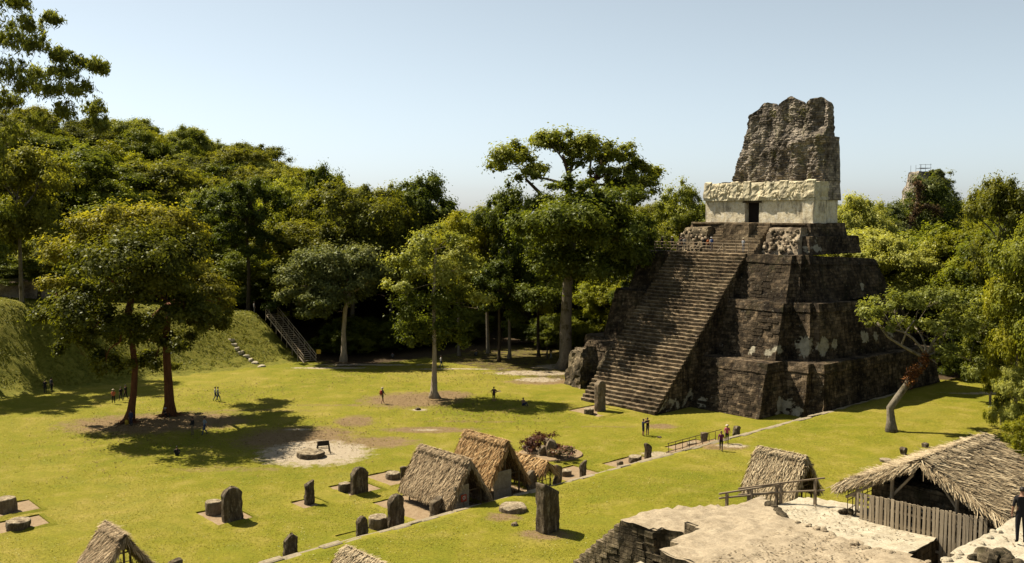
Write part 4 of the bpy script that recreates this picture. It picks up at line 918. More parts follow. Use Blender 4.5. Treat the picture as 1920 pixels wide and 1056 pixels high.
def altar(px, py, wpx, hpx, label, z=0.0, mat='altar', sq=0.0, seed=None):
    p = gp(px, py, z); k = p.y / 1790; w = wpx * k; h = max(0.18, hpx * k - w * 0.5 * (CAM_H - z) / p.y * 0.9); seed = seed or int(px)
    b = MB(); n = 22; rng = random.Random(seed); R = []
    for t, s_ in ((-0.15, 0.97), (0.12, 0.99), (0.45, 1.0), (0.8, 1.0), (0.95, 0.985), (1.0, 0.93), (0.99, 0.6), (1.0, 0.25)):
        R.append([(math.cos(a) * w / 2 * s_, math.sin(a) * w / 2 * s_ * (1 - sq), t * h) for a in [2 * math.pi * q / n for q in range(n)]])
    b.rings(R); b.disp(0.07 * w, 1.4, seed=seed); b.disp(0.04, 6, seed=seed)
    b.m = [1 if sum(b.v[i][2] for i in f) / len(f) > 0.93 * h else 0 for f in b.f]
    o = b.build('altar', [M['stele2'] if mat == 'altar' else M['stele'], M['altar']], None, p, rng.uniform(0, 6)); tag(o, label, 'altar', 'round stone altars'); return o
def pad(px, py, lu, lv, label=None, z=0.0):
    """sunken square of bare earth; the turf around it stands a little proud"""
    p = gp(px, py, z) + Vector((0, 0, 0.030)); root = MB(); g = 6
    for i in range(g):
        for j in range(g):
            x0, x1 = -lu / 2 + lu * i / g, -lu / 2 + lu * (i + 1) / g; y0, y1 = -lv / 2 + lv * j / g, -lv / 2 + lv * (j + 1) / g
            root.add([(x0, y0, 0), (x1, y0, 0), (x1, y1, 0), (x0, y1, 0)], [(0, 1, 2, 3)])
    o = root.build('earth_pad', M['padearth'], None, p, ROT); tag(o, kind='structure')
    b = MB(); m = 0.55; out = [(-lu / 2 - m, -lv / 2 - m), (lu / 2 + m, -lv / 2 - m), (lu / 2 + m, lv / 2 + m), (-lu / 2 - m, lv / 2 + m)]
    inn = [(-lu / 2, -lv / 2), (lu / 2, -lv / 2), (lu / 2, lv / 2), (-lu / 2, lv / 2)]
    b.loft([[(x, y, -0.06) for x, y in out], [(x * 1.01, y * 1.01, 0.09) for x, y in inn], [(x, y, -0.02) for x, y in inn]], 0.4, 0.3, cap=False)
    b.disp(0.05, 1.7, seed=px); e = b.build('turf_edge', M['lawn'], o, smooth_=False); a = e.data.color_attributes.new('mask', 'FLOAT_COLOR', 'POINT'); a.data.foreach_set('color', np.zeros(len(e.data.vertices) * 4, np.float32))
    return o
for a in [(421, 968, 3.6, 2.6), (580, 945, 2.0, 2.0), (666, 917, 3.2, 2.9), (733, 898, 3.6, 2.6), (20, 956, 3.0, 3.2), (36, 985, 2.6, 3.2), (1118, 772, 4.5, 4.2), (812, 952, 7.2, 5.5), (703, 1003, 2.6, 4.4), (930, 925, 5.0, 4.6), (1072, 890, 3.4, 3.8), (1190, 870, 3.4, 4.5), (1300, 838, 3.0, 4.6)]: pad(*a)
for a in [
    (436, 977, 66, 40, 'round', 'broad round topped stele with black streaks beside a cylindrical altar, left lawn'),
    (580, 946, 47, 19, 'slant', 'narrow stele alone on a small earth square, left of the double stelae'),
    (674, 926, 51, 34, 'round', 'round topped carved stele with mossy face, behind the pointed stone'),
    (742, 992, 67, 33, 'round', 'tall dark slab stele touching the kerb, next to a banded altar'),
    (679, 1006, 41, 24, 'point', 'small pointed stone slab by the kerb'),
    (759, 908, 34, 18, 'flat', 'stele half hidden behind the left thatched hut'),
    (545, 1046, 48, 28, 'point', 'dark rounded boulder like stele at the bottom, just beyond the kerb'),
    (330, 1092, 44, 30, 'flat', 'flat topped stele showing only its top at the bottom edge'),
    (1125, 771, 58, 22, 'round', 'tall pale stele at the foot of the temple stairway', 0, 0.7, 'stele2'),
    (818, 970, 40, 26, 'slant', 'stele under the eave of the left thatched hut', 0, 0.6),
    (997, 926, 44, 24, 'round', 'round headed grey stele under the small lean-to roof', 0, 0.4, 'stele2'),
    (1044, 910, 42, 20, 'slantl', 'leaning rough stele at the end of the lean-to', 0, 0.4, 'stele2', 0.3, 0.1),
    (1093, 899, 37, 16, 'slant', 'thin upright slab stele between two round altars', 0, 0.3),
    (1163, 880, 16, 10, 'flat', 'stub of a stele standing by the kerb', 0, 0.4, 'stele2'),
    (1215, 866, 38, 15, 'slantl', 'slim stele with angled top below the hugging couple', 0, 0.35),
    (1320, 836, 26, 16, 'flat', 'low carved stele behind the ramp railing', 0, 0.4, 'stele2'),
    (1381, 822, 24, 14, 'round', 'small dark rounded stele beside the top of the ramp', 0, 0.5),
    (1027, 995, 96, 42, 'slantl', 'largest stele, tall and angled at the top, on the near lawn', 0.8, 1.0),
    (1694, 852, 14, 12, 'round', 'dark stump stone on the lawn behind the big thatched shelter', 0.8, 0.5),
    (1734, 838, 8, 10, 'flat', 'small square stone on the lawn above the big shelter roof', 0.8, 0.5),
]: stele(*a)
for a in [
    (401, 964, 31, 30, 'cylindrical altar left of the broad round topped stele'), (646, 922, 24, 20, 'low altar beside the mossy faced stele', 0, 'stele2'), (709, 990, 35, 28, 'banded round altar between pointed stone and tall dark slab'),
    (737, 898, 27, 16, 'flat altar just left of the left thatched hut'), (13, 960, 35, 33, 'bowl shaped altar cut by the left edge'), (34, 992, 42, 24, 'flat dark altar near the left edge, nearer of the two', 0, 'stele2'),
    (1104, 777, 27, 14, 'flat altar stone in front of the temple stele', 0, 'stele2', 0.3), (1060, 892, 24, 13, 'pale low altar right of the lean-to'), (1191, 867, 25, 15, 'low altar left of the slim angled stele', 0, 'stele2'), (1297, 842, 19, 15, 'small altar behind the ramp railing'),
    (961, 978, 55, 40, 'big pale topped round altar on the near lawn'), (1660, 866, 20, 8, 'flat round stone beside the big shelter', 0.8),
]: altar(*a)
o = altar(583, 856, 52, 16, 'wide flat round altar in a circle of pale sand', 0, 'stele2')
# small rocks
def rock(px, py, s, label, z=0.0, mat='stele2', flat=0.7, seed=1, name='rock'):
    p = gp(px, py, z); b = MB(); n = 10
    b.rings([[(math.cos(a) * s * r, math.sin(a) * s * r * 0.8, h * s * flat) for a in [2 * math.pi * q / n for q in range(n)]] for r, h in ((0.8, -0.2), (1.0, 0.2), (0.85, 0.7), (0.4, 1.0))]); b.disp(s * 0.35, 1.2 / s, seed=seed)
    o = b.build(name, M[mat], None, p, seed); tag(o, label, 'rock'); return o
rock(784, 769, 0.35, 'small dark rock lying on the lawn below the lone slim tree', seed=3, mat='stele')
rock(965, 985, 0.28, 'small stone in front of the big near altar', 0.8, seed=4)
rock(1236, 821, 0.3, 'dark bag shaped stone on the grass right of the couple', seed=5, mat='stele', flat=0.4)
rock(934, 734, 0.35, 'flat dark stone behind the hiker with the pack', seed=6, mat='stele', flat=0.3)

# ------------------------------------------------------------------ thatch
def strands(rows_fn, n, L, wd, rng, lift=0.05):
    """rows_fn(rng, n) -> position, down direction, normal arrays"""
    P, Dn, Nn = rows_fn(rng, n)
    Dn = unit(Dn + rng.normal(size=(n, 3)) * 0.17); side = unit(np.cross(Dn, Nn) + rng.normal(size=(n, 3)) * 0.2)
    Ls = L * rng.uniform(0.55, 1.25, n)[:, None]; ws = wd * rng.uniform(0.6, 1.5, n)[:, None]
    a = P + Nn * lift * rng.uniform(0.2, 1.6, n)[:, None]; e = a + Dn * Ls + Nn * (rng.normal(size=n) * 0.05 + 0.01)[:, None]
    v = np.empty((n, 4, 3)); v[:, 0] = a - side * ws * 0.5; v[:, 1] = a + side * ws * 0.5; v[:, 2] = e + side * ws * 0.28; v[:, 3] = e - side * ws * 0.28
    return v.reshape(-1, 3), np.arange(4 * n).reshape(n, 4), np.repeat(rng.random(n), 4)
def gable_roof(root, u0, u1, half, zr, ze, mat, seed, n=2600, L=0.75, wd=0.06, thick=0.16, over=0.0, ridge=True, hip=0.0, half2=None, ze2=None):
    """ridge along local x at y = 0; eaves at y = -half and y = +half2"""
    rng = np.random.default_rng(seed); h2 = half2 or half; z2 = ze2 if ze2 is not None else ze
    b = MB()
    for sgn, hw, zz in ((-1, half, ze), (1, h2, z2)):
        nx = 14; ny = 8; o = len(b.v)
        for t in (0.0, -thick):
            for i in range(nx + 1):
                for j in range(ny + 1):
                    f = j / ny; x0 = u0 + hip * (1 - f) * 0.0; b.v.append((u0 + (u1 - u0) * i / nx, sgn * hw * f, zr + (zz - zr) * (f ** 0.92) + t))
        m = (nx + 1) * (ny + 1)
        for i in range(nx):
            for j in range(ny):
                q = [o + i * (ny + 1) + j, o + (i + 1) * (ny + 1) + j, o + (i + 1) * (ny + 1) + j + 1, o + i * (ny + 1) + j + 1]
                b.face(q if sgn > 0 else q[::-1]); q = [x + m for x in q]; b.face(q[::-1] if sgn > 0 else q)
        for j in range(ny):
            for i in (0, nx):
                a = o + i * (ny + 1) + j; b.face([a, a + 1, a + 1 + m, a + m])
    b.disp(0.16, 1.1, seed=seed)
    base = b.build('roof_bed', M['thatchbase'], root)
    V, F, T = [], [], []; off = 0
    for sgn, hw, zz in ((-1, half, ze), (1, h2, z2)):
        dn = np.array([0, sgn * hw, zz - zr]); Ln = np.linalg.norm(dn); dn = dn / Ln; nr = np.array([0, sgn * (zr - zz), hw]); nr = nr / np.linalg.norm(nr)
        def fn(rng, n, sgn=sgn, hw=hw, zz=zz, dn=dn, nr=nr, Ln=Ln):
            rows = max(6, int(Ln / 0.24)); f = (rng.integers(0, rows, n) + rng.uniform(-0.3, 0.3, n)) / rows; f = np.clip(f, 0, 1) * (1 - 0.25 / Ln)
            x = rng.uniform(u0 - 0.05, u1 + 0.05, n); P = np.stack([x, sgn * hw * f, zr + (zz - zr) * f ** 0.92], 1)
            D = np.tile(dn, (n, 1)); D[:, 0] += rng.normal(size=n) * 0.12; D[f > 0.8] += np.array([0, 0, -0.35])
            return P, D, np.tile(nr, (n, 1))
        v, f, t = strands(fn, n, L, wd, rng); V.append(v); F.append(f + off); T.append(t); off += len(v)
        # fringe along the eave and verges
        def fe(rng, n, sgn=sgn, hw=hw, zz=zz):
            x = rng.uniform(u0, u1, n); P = np.stack([x, np.full(n, sgn * hw * 0.97), np.full(n, zz + 0.06)], 1) + rng.normal(size=(n, 3)) * 0.05
            return P, np.tile(np.array([0, sgn * 0.25, -1.0]), (n, 1)), np.tile(np.array([0, sgn * 1.0, 0.3]), (n, 1))
        v, f, t = strands(fe, n // 4, L * 0.75, wd, rng); V.append(v); F.append(f + off); T.append(t); off += len(v)
        def fv(rng, n, sgn=sgn, hw=hw, zz=zz, dn=dn):
            f = rng.random(n); e = rng.integers(0, 2, n); P = np.stack([np.where(e, u1, u0), sgn * hw * f, zr + (zz - zr) * f - 0.02], 1) + rng.normal(size=(n, 3)) * 0.05
            D = np.tile(dn * 0.7 + np.array([0, 0, -0.5]), (n, 1)); D[:, 0] += np.where(e, 0.25, -0.25); return P, D, np.stack([np.where(e, 1.0, -1.0), np.zeros(n), np.full(n, 0.4)], 1)
        v, f, t = strands(fv, n // 8, L * 0.8, wd, rng); V.append(v); F.append(f + off); T.append(t); off += len(v)
    if ridge:   # saddle of bundled leaves over the ridge
        def fr(rng, n):
            s_ = np.where(rng.random(n) < 0.5, -1.0, 1.0); x = rng.uniform(u0, u1, n); P = np.stack([x, s_ * -0.08, np.full(n, zr + 0.10)], 1) + rng.normal(size=(n, 3)) * 0.03
            return P, np.stack([np.zeros(n), s_ * 0.9, np.full(n, -0.55)], 1), np.stack([np.zeros(n), s_ * 0.4, np.ones(n)], 1)
        v, f, t = strands(fr, n // 3, L * 0.8, wd * 1.1, rng); V.append(v); F.append(f + off); T.append(0.25 + 0.75 * t); off += len(v)
    mesh_np('thatch', np.concatenate(V), np.concatenate(F), M[mat], base, tint=np.concatenate(T), kind='stuff')
    if ridge:
        for sgn, hw, zz in ((-1, half, ze), (1, h2, z2)):
            f = 0.42 / hw; b = MB(); b.tube([(u0 - 0.3, sgn * hw * f, zr + (zz - zr) * f + 0.13), ((u0 + u1) / 2, sgn * hw * f + 0.03, zr + (zz - zr) * f + 0.15), (u1 + 0.3, sgn * hw * f, zr + (zz - zr) * f + 0.13)], 0.045, 6); b.build('ridge_pole', M['pole'], root)
    return base
def pole(root, a, b_, r=0.06, name='post', mat='pole'):
    m = MB(); m.tube([a, tuple((np.array(a) + np.array(b_)) / 2 + 0.02), b_], [r, r * 0.95, r * 0.9], 7); return m.build(name, M[mat], root)
def lattice(root, pts, h, z0=0.0, r=0.025, rails=(0.25, 0.75), step=0.45, mat='pole'):
    """rustic stick fence along local points"""
    for (xa, ya), (xb, yb) in zip(pts[:-1], pts[1:]):
        L = math.hypot(xb - xa, yb - ya); n = max(2, int(L / step))
        for q in range(n + 1):
            t = q / n; x, y = xa + (xb - xa) * t, ya + (yb - ya) * t; pole(root, (x, y, z0), (x + 0.03 * math.sin(q * 7), y, z0 + h), r, 'stick', mat)
        for f in rails: pole(root, (xa, ya, z0 + h * f), (xb, yb, z0 + h * f + 0.03), r, 'rail', mat)

def hut(name, label, u0, u1, v, z0, zr, ze, half, mat, seed, n, posts=True, lat=True, half2=None, ze2=None, L=0.75, wd=0.06):
    root = empty(name, W((u0 + u1) / 2, v, z0), ROT); tag(root, label, 'hut', 'thatched shelters'); hl = (u1 - u0) / 2
    gable_roof(root, -hl, hl, half, zr - z0, ze - z0, mat, seed, n, L, wd, half2=half2, ze2=ze2)
    if posts:
        for x in (-hl + 0.35, hl - 0.35):
            for y in (-half * 0.72, half * 0.72): pole(root, (x, y, -0.2), (x, y, (ze - z0) + 0.28 * (zr - ze)), 0.075)
            pole(root, (x, 0, -0.2), (x, 0, zr - z0 - 0.1), 0.07)
        for y in (-half * 0.72, half * 0.72): pole(root, (-hl, y, (ze - z0) + 0.24 * (zr - ze)), (hl, y, (ze - z0) + 0.24 * (zr - ze)), 0.05, 'beam')
        for x in (-hl + 0.35, hl - 0.35): pole(root, (x, -half * 0.75, (ze - z0) + 0.2 * (zr - ze)), (x, half * 0.75, (ze - z0) + 0.2 * (zr - ze)), 0.05, 'beam')
    if lat: lattice(root, [(hl - 0.3, half * 0.7), (-hl + 0.3, half * 0.7), (-hl + 0.3, -half * 0.7), (hl - 1.3, -half * 0.7)], 1.05)
    return root
h1 = hut('thatched_hut', 'greyish thatched hut in front of a darker orange one, with a red sign', 6.5, 12.3, -35.2, 0, 3.75, 1.0, 1.75, 'thatchgrey', 1, 8500, L=0.62, wd=0.04)
h2 = hut('thatched_hut', 'orange brown thatched hut right behind the greyish one', 7.0, 11.8, -31.2, 0, 4.3, 1.25, 1.95, 'thatchorange', 2, 8000, L=0.66, wd=0.042)
h3 = hut('thatched_hut', 'steep thatched hut on the near lawn behind the wooden railing', 24.9, 28.8, -19.0, 0.8, 4.3, 1.75, 1.75, 'thatch', 3, 7000, L=0.6, wd=0.04)
h4 = hut('thatched_hut', 'thatched hut cut by the bottom edge at left', 7.3, 10.5, -58.3, 0, 3.2, 0.9, 1.75, 'thatchgrey', 4, 5000, L=0.6, wd=0.035)
h5 = hut('thatched_hut', 'thatched ridge just showing at the bottom edge of the near lawn', 20.6, 24.6, -50.6, 0.8, 3.45, 1.4, 2.0, 'thatch', 5, 5000, L=0.6, wd=0.035)
# screens and panels inside the huts
def panel(root, x0, x1, y0, y1, z0, z1, mat, name='panel'):
    b = MB(); b.box(x0, x1, y0, y1, z0, z1, 0, 0.012, random.Random(1), 0.012); return b.build(name, M[mat], root)
M['board'] = m_plaster('grey_panel', (0.26, 0.215, 0.15), (0.34, 0.285, 0.205), (0.42, 0.36, 0.265), (0.18, 0.14, 0.09), 0.4)
for k, (za, zb) in enumerate(((0.15, 0.78), (0.80, 1.45), (1.47, 2.15))): panel(h1, 2.80, 2.87, -1.35, -0.05, za, zb, 'board')
for k, (za, zb) in enumerate(((0.15, 1.0), (1.02, 2.3))): panel(h2, 2.34, 2.41, -1.35, 0.35, za, zb, 'board')
panel(h3, -0.2, 1.6, -1.25, -1.18, 0.0, 0.95, 'board')
sg = empty('warning_sign', W(12.45, -35.9, 0), ROT); tag(sg, 'small red square sign with pale symbol on a thin post at the hut', 'sign')
pole(sg, (0, 0, 0), (0, 0, 1.35), 0.025, 'post', 'metal'); panel(sg, 0.02, 0.05, -0.24, 0.24, 1.05, 1.55, 'red', 'board')
b = MB(); pts = [(0.056, math.cos(a) * 0.11, 1.33 + math.sin(a) * 0.11) for a in [k * math.pi / 8 for k in range(17)]]; b.tube(pts, 0.022, 5); b.tube([(0.056, -0.1, 1.16), (0.056, 0.1, 1.46)], 0.018, 5); b.build('symbol', M['white'], sg)
# lean-to with fresh palm leaves
lt = empty('lean_to', W(10.6, -27.6, 0), ROT); tag(lt, 'small open lean-to of drooping orange palm leaves over a round headed stele', 'shelter', 'thatched shelters')
gable_roof(lt, -2.8, 1.7, 0.62, 2.25, 1.72, 'thatchorange', 6, 900, 1.0, 0.06)
for x in (-2.6, -0.4, 1.5):
    for y in (-0.4, 0.4): pole(lt, (x, y, -0.2), (x, y, 1.85), 0.05)
lattice(lt, [(-2.6, -0.5), (1.5, -0.5)], 1.0, rails=(0.5, 0.95), step=0.9); lattice(lt, [(1.5, -0.5), (1.5, 0.5)], 1.0, rails=(0.5, 0.95), step=0.7)

# ------------------------------------------------------------------ foreground ruins (acropolis front)
def block(name, outline, z0, z1, mat, label=None, cat=None, kind=None, du=0.45, amp=0.07, top=None, batter=0.05, parent=None, capmat=None):
    """solid of masonry over a closed outline in plaza coordinates (counter-clockwise)"""
    cx = sum(p[0] for p in outline) / len(outline); cy_ = sum(p[1] for p in outline) / len(outline)
    b = MB(); h = z1 - z0
    def off(p, d): q = Vector((p[0] - cx, p[1] - cy_)); q = q + q.normalized() * d; return (q.x, q.y)
    b.loft([[(*off(p, batter * h), z0) for p in outline], [(*off(p, 0), z1) for p in outline]], du, 0.4, cap=False)
    ring0 = [i for i in range(len(b.v)) if abs(b.v[i][2] - z1) < 1e-6]; b.face(ring0, 1)
    loc = [(p[0] - cx, p[1] - cy_) for p in outline]; g = 0.26
    def inside(x, y):
        c = False; j = len(loc) - 1
        for i in range(len(loc)):
            if (loc[i][1] > y) != (loc[j][1] > y) and x < (loc[j][0] - loc[i][0]) * (y - loc[i][1]) / (loc[j][1] - loc[i][1]) + loc[i][0]: c = not c
            j = i
        return c
    xs = [p[0] for p in loc]; ys = [p[1] for p in loc]; idx = {}
    def vert(i, j):
        if (i, j) not in idx:
            x, y = min(xs) + i * g, min(ys) + j * g; idx[(i, j)] = len(b.v); b.v.append((x, y, z1 + 0.05 + 0.05 * noise.noise(Vector((x * 0.8, y * 0.8, z1)))))
        return idx[(i, j)]
    for i in range(int((max(xs) - min(xs)) / g) + 1):
        for j in range(int((max(ys) - min(ys)) / g) + 1):
            if inside(min(xs) + (i + 0.5) * g, min(ys) + (j + 0.5) * g): b.face([vert(i, j), vert(i + 1, j), vert(i + 1, j + 1), vert(i, j + 1)], 1)
    b.disp(amp, 1.3, seed=z1, fixz=z0 + 0.05); b.disp(amp * 0.5, 4.5, seed=z1 + 2, fixz=z0 + 0.05)
    o = b.build(name, [M[mat], M[capmat or mat]], parent, W(cx, cy_, 0), ROT)
    if label: tag(o, label, cat)
    if kind: tag(o, kind=kind)
    return o
M['debris'] = m_strand('dry_debris', (0.13, 0.095, 0.058), (0.30, 0.23, 0.14), (0.55, 0.46, 0.31))
def debris(o, n, z, x0, x1, y0, y1, seed):
    rng = np.random.default_rng(seed); P = np.stack([rng.uniform(x0, x1, n), rng.uniform(y0, y1, n), np.full(n, z)], 1)
    v, f, t = leaf_cards(P, np.tile([[0, 0, 1.0]], (n, 1)) + rng.normal(size=(n, 3)) * 0.25, rng.uniform(0.05, 0.22, n), 0.25, rng); return mesh_np('debris', v, f, M['debris'], o, tint=t, kind='stuff')
# main platform of the near ruin, stepping down on its left to a stair flank
ruin = empty('acropolis_ruin', W(40, -44, 0.8), ROT); tag(ruin, 'stepped grey stone ruin with worn plaster top filling the lower right corner', 'ruin')
def rblock(name, outline, z0, z1, mat, capmat, **kw):
    o = block(name, outline, z0, z1, mat, capmat=capmat, parent=None, **kw); M_ = ruin.matrix_basis.copy()
    o.parent = ruin; o.matrix_parent_inverse = M_.inverted(); return o
P1 = [(39.2, -46.1), (40.25, -46.3), (40.27, -48.3), (40.75, -48.4), (40.78, -49.5), (42.3, -49.6), (42.3, -56), (50.0, -56), (49.0, -47.5), (48.0, -43.2), (46.9, -43.1), (46.2, -43.35), (45.2, -43.05), (44.5, -43.3), (43.6, -42.75), (42.4, -42.7), (41.8, -42.6), (40.3, -41.3), (39.4, -40.8)]
pl1 = rblock('platform', P1, 0.6, 8.4, 'ruinwall', 'ruinfloor', du=0.4, amp=0.09, batter=0.02)
rblock('lower_platform', [(36.1, -46.5), (37.9, -46.35), (38.1, -45.85), (39.4, -46.0), (39.6, -41.0), (37.8, -41.5), (36.7, -43.3), (36.1, -44.4)], 0.6, 7.8, 'ruinwall', 'ruinfloor', du=0.4, amp=0.09, batter=0.02)
rblock('ledge', [(37.4, -50.5), (40.7, -50.6), (40.6, -47.0), (38.6, -46.6), (37.6, -47.2)], 0.6, 6.5, 'ruinwall', 'palefloor', du=0.4, amp=0.08, batter=0.02)
for k in range(22):
    z1 = 7.72 - 0.315 * (k + 0.6); u1 = 36.2 - 0.345 * k
    if z1 < 0.9: break
    b = MB(); r_ = random.Random(k); b.box(-0.42, 0.2, -1.05, 1.05, -0.75, 0, 0, 0.035, r_, 0.04)
    o = b.build('stair_step', M['ruinwall'], None, W(u1, -45.45, z1), ROT); o.parent = ruin; o.matrix_parent_inverse = ruin.matrix_basis.inverted()
b = MB(); pr = [(36.1, 0.6), (36.1, 7.35)] + [(36.1 - 0.345 * k, 7.35 - 0.315 * k) for k in range(1, 20)] + [(29.4, 0.6)]
vs = []
for v in (-46.35, -44.6): vs.append([(u - 36, v + 45, z) for u, z in pr])
b.v += vs[0] + vs[1]; n = len(pr); b.face(list(range(n))); b.face(list(range(2 * n))[n:][::-1])
for i in range(n): b.face([i, i + n, (i + 1) % n + n, (i + 1) % n])
o = b.build('stair_core', M['ruinwall'], None, W(36, -45, 0), ROT); o.parent = ruin; o.matrix_parent_inverse = ruin.matrix_basis.inverted()
rb = random.Random(8); fu = []
for row in range(15):
    zz = 7.42 - 0.30 * row; uu = 36.15 - max(0, (7.2 - zz)) * 1.06 + 0.25 + 0.2 * (row % 2)
    while uu < 37.9:
        w = rb.uniform(0.28, 0.55)
        if rb.random() < 0.8:
            b = MB(); b.box(0, w - 0.03, -rb.uniform(0.03, 0.09), 0.15, 0, 0.26, 0, 0.018, rb, 0.02); o = b.build('block', M['ruinwall'], None, W(uu, -46.42, zz), ROT); o.parent = ruin; o.matrix_parent_inverse = ruin.matrix_basis.inverted()
        uu += w
# pale plaster floor before the big shelter, and the higher path where the man walks
fl = block('plaster_floor', [(39.5, -41.2), (40.3, -41.6), (42.0, -43.0), (46.5, -43.4), (46.55, -41.5), (46.45, -38.9), (46.0, -38.3), (44, -37.6), (41.2, -37.4), (39.9, -38.0)], 0.6, 7.9, 'ruinwall', 'pale floor', capmat='palefloor', amp=0.07, batter=0.01)
tag(fl, 'pale worn plaster terrace between the ruin and the big thatched shelter', 'terrace')
wk = block('stone_path', [(51.4, -54), (58, -54), (58, -36), (51.35, -36), (51.27, -44.4), (51.2, -45.5), (51.3, -47.5), (51.35, -50)], 0.6, 11.0, 'ruinwall', capmat='palefloor', amp=0.06, batter=0.015)
tag(wk, 'high pale stone walkway at the lower right where a man stands', 'walkway')
sh = block('shelter_base', [(42.3, -38.0), (45.9, -38.0), (46.6, -38.4), (49.0, -38.6), (50.3, -38), (51.5, -30), (42.5, -30)], 0.6, 6.6, 'ruinwall', capmat='ruinfloor', amp=0.08, batter=0.01)
tag(sh, 'low masonry base inside the big thatched shelter', 'ruin')
for o_, n_, z_, (ua, ub, va, vb) in ((pl1, 1900, 8.47, (42.6, 46.5, -55, -43.6)), (fl, 300, 7.97, (40.3, 46.2, -41.2, -38.4)), (wk, 260, 11.06, (51.6, 55, -52, -42))):
    c_ = UV(o_.location if o_ is not pl1 else W(sum(p[0] for p in P1) / len(P1), sum(p[1] for p in P1) / len(P1)))
    debris(o_, n_, z_, ua - c_[0], ub - c_[0], va - c_[1], vb - c_[1], n_)
# rubble stones along broken edges
rr = random.Random(14)
def rubble(name, label, pts, z, n, s0, s1, mat='ruinwall'):
    root = empty(name, W(pts[0][0], pts[0][1], z), ROT); tag(root, label, 'stones')
    for q in range(n):
        i = rr.randrange(len(pts) - 1); t = rr.random(); u = pts[i][0] * (1 - t) + pts[i + 1][0] * t + rr.uniform(-0.12, 0.12); v = pts[i][1] * (1 - t) + pts[i + 1][1] * t + rr.uniform(-0.12, 0.12); s_ = rr.uniform(s0, s1)
        b = MB(); m = 8; b.rings([[(math.cos(a) * s_ * r, math.sin(a) * s_ * r * 0.8, h * s_ * 0.75) for a in [2 * math.pi * k / m for k in range(m)]] for r, h in ((0.75, -0.5), (1.0, 0.0), (0.85, 0.6), (0.4, 0.9))]); b.disp(s_ * 0.35, 2.0, seed=q)
        b.build('stone', M[mat], root, (u - pts[0][0], v - pts[0][1], 0.03), rr.uniform(0, 6))
rubble('rubble_edge', 'row of dark broken stones along the rear edge of the near ruin', [(40.2, -41.4), (41.0, -42.0), (41.8, -42.7)], 8.4, 22, 0.12, 0.26)
rubble('rubble_edge', 'line of small pale stones edging the near ruin beside the plaster floor', [(42.3, -42.8), (43.6, -42.85), (44.5, -43.4), (46.2, -43.5), (48.0, -43.3)], 8.4, 46, 0.07, 0.17, 'ruinfloor')
rubble('rubble_edge', 'loose stones on the edge of the walkway near the man', [(51.5, -50.5), (51.4, -48.5), (51.35, -46)], 11.0, 16, 0.08, 0.18, 'palefloor')
rubble('rubble_edge', 'mossy boulders at the bottom right corner in front of the man', [(52.0, -49.0), (52.4, -48.5), (52.9, -48.9)], 11.05, 9, 0.22, 0.42, 'ruinwall')
rubble('rubble_edge', 'two dark stones at the left foot of the pallet fence', [(42.2, -39.0), (42.5, -38.7)], 8.0, 3, 0.14, 0.2, 'stele2' if False else 'ruinwall')
# grey ruin mound behind the shelter at the right edge
md = block('ruin_mound', [(50, -34), (56, -36), (64, -28), (62, -14), (55, -8), (51, -14), (49.5, -24)], 0.6, 7.0, 'rubble', capmat='comb', du=0.8, amp=0.5, batter=0.35)
tag(md, 'grey rubble mound behind the big shelter at the right edge', 'mound')

mm = block('mask_mound', [(43.0, -37.6), (48.6, -37.6), (49.2, -36.6), (49.0, -33.2), (43.0, -33.2)], 6.0, 9.35, 'ruinwall', amp=0.22, batter=0.12); tag(mm, 'dark shaded masonry mound under the big thatched roof', 'mound')
# ------------------------------------------------------------------ big thatched shelter with pallet fence
bs = empty('large_shelter', W(45.7, -39.0, 7.9), ROT + rad(90)); tag(bs, 'large low thatched shelter on timber posts at the lower right', 'shelter', 'thatched shelters')
# local x runs along v (depth), local y along -u ; ridge at u = 45.7
gable_roof(bs, 0.05, 6.6, 3.55, 2.98, 1.22, 'thatch', 9, 19000, 0.62, 0.032, half2=3.55, ze2=1.32)
zf = 0.0
for x in (0.35, 3.2, 6.2):
    for y in (-2.9, -1.35, 1.35, 2.9):
        if y > 2 or y < -2: zt = 3.12 - abs(y) / 3.85 * 2.25
        else: zt = 3.12 - abs(y) / 3.85 * 2.25
        pole(bs, (x, y, -1.4), (x, y, zt - 0.15), 0.085, 'post', 'greywood')
    pole(bs, (x, -3.4, 0.75), (x, 3.2, 0.85), 0.07, 'tie_beam', 'greywood')
for sgn in (-1, 1):
    pole(bs, (0.35, sgn * 3.4, 0.72), (0.35, sgn * 0.1, 2.85), 0.07, 'rafter', 'greywood'); pole(bs, (0.45, sgn * 2.2, 0.1), (0.45, sgn * 0.5, 2.3), 0.06, 'brace', 'greywood')
    pole(bs, (0.2, sgn * 1.9, 1.7), (6.4, sgn * 1.9, 1.7), 0.06, 'purlin', 'greywood')
lattice(bs, [(0.3, 3.3), (1.6, 3.3), (5.0, 3.3)], 1.0, 0.0, 0.02, (0.2, 0.6, 0.95), 0.4)
pf = empty('pallet_fence', W(43.05, -39.15, 7.9), ROT); tag(pf, 'weathered fence of upright pallet boards below the big thatched roof', 'fence')
r_ = random.Random(6); x = 0.0; L = 5.35
while x < L:
    w = r_.choice([0.10, 0.11, 0.12, 0.14]); low = -0.05 if x < 3.45 else -0.95 + r_.uniform(-0.1, 0.1)
    if x > 4.9: low = 0.35
    top = 1.18 + 0.03 * x + r_.uniform(-0.03, 0.03); gap = r_.choice([0.03, 0.05, 0.07, 0.08])
    b = MB(); b.box(0, w, -0.03, 0.0, low + (0.5 if r_.random() < 0.1 and x < 3.4 else 0), top, 0, 0.008, r_, 0.006)
    o = b.build('board', M['greywood'], pf); o.location = (x, 0, 0); o.rotation_euler = (0, r_.uniform(-0.015, 0.015), 0); x += w + gap
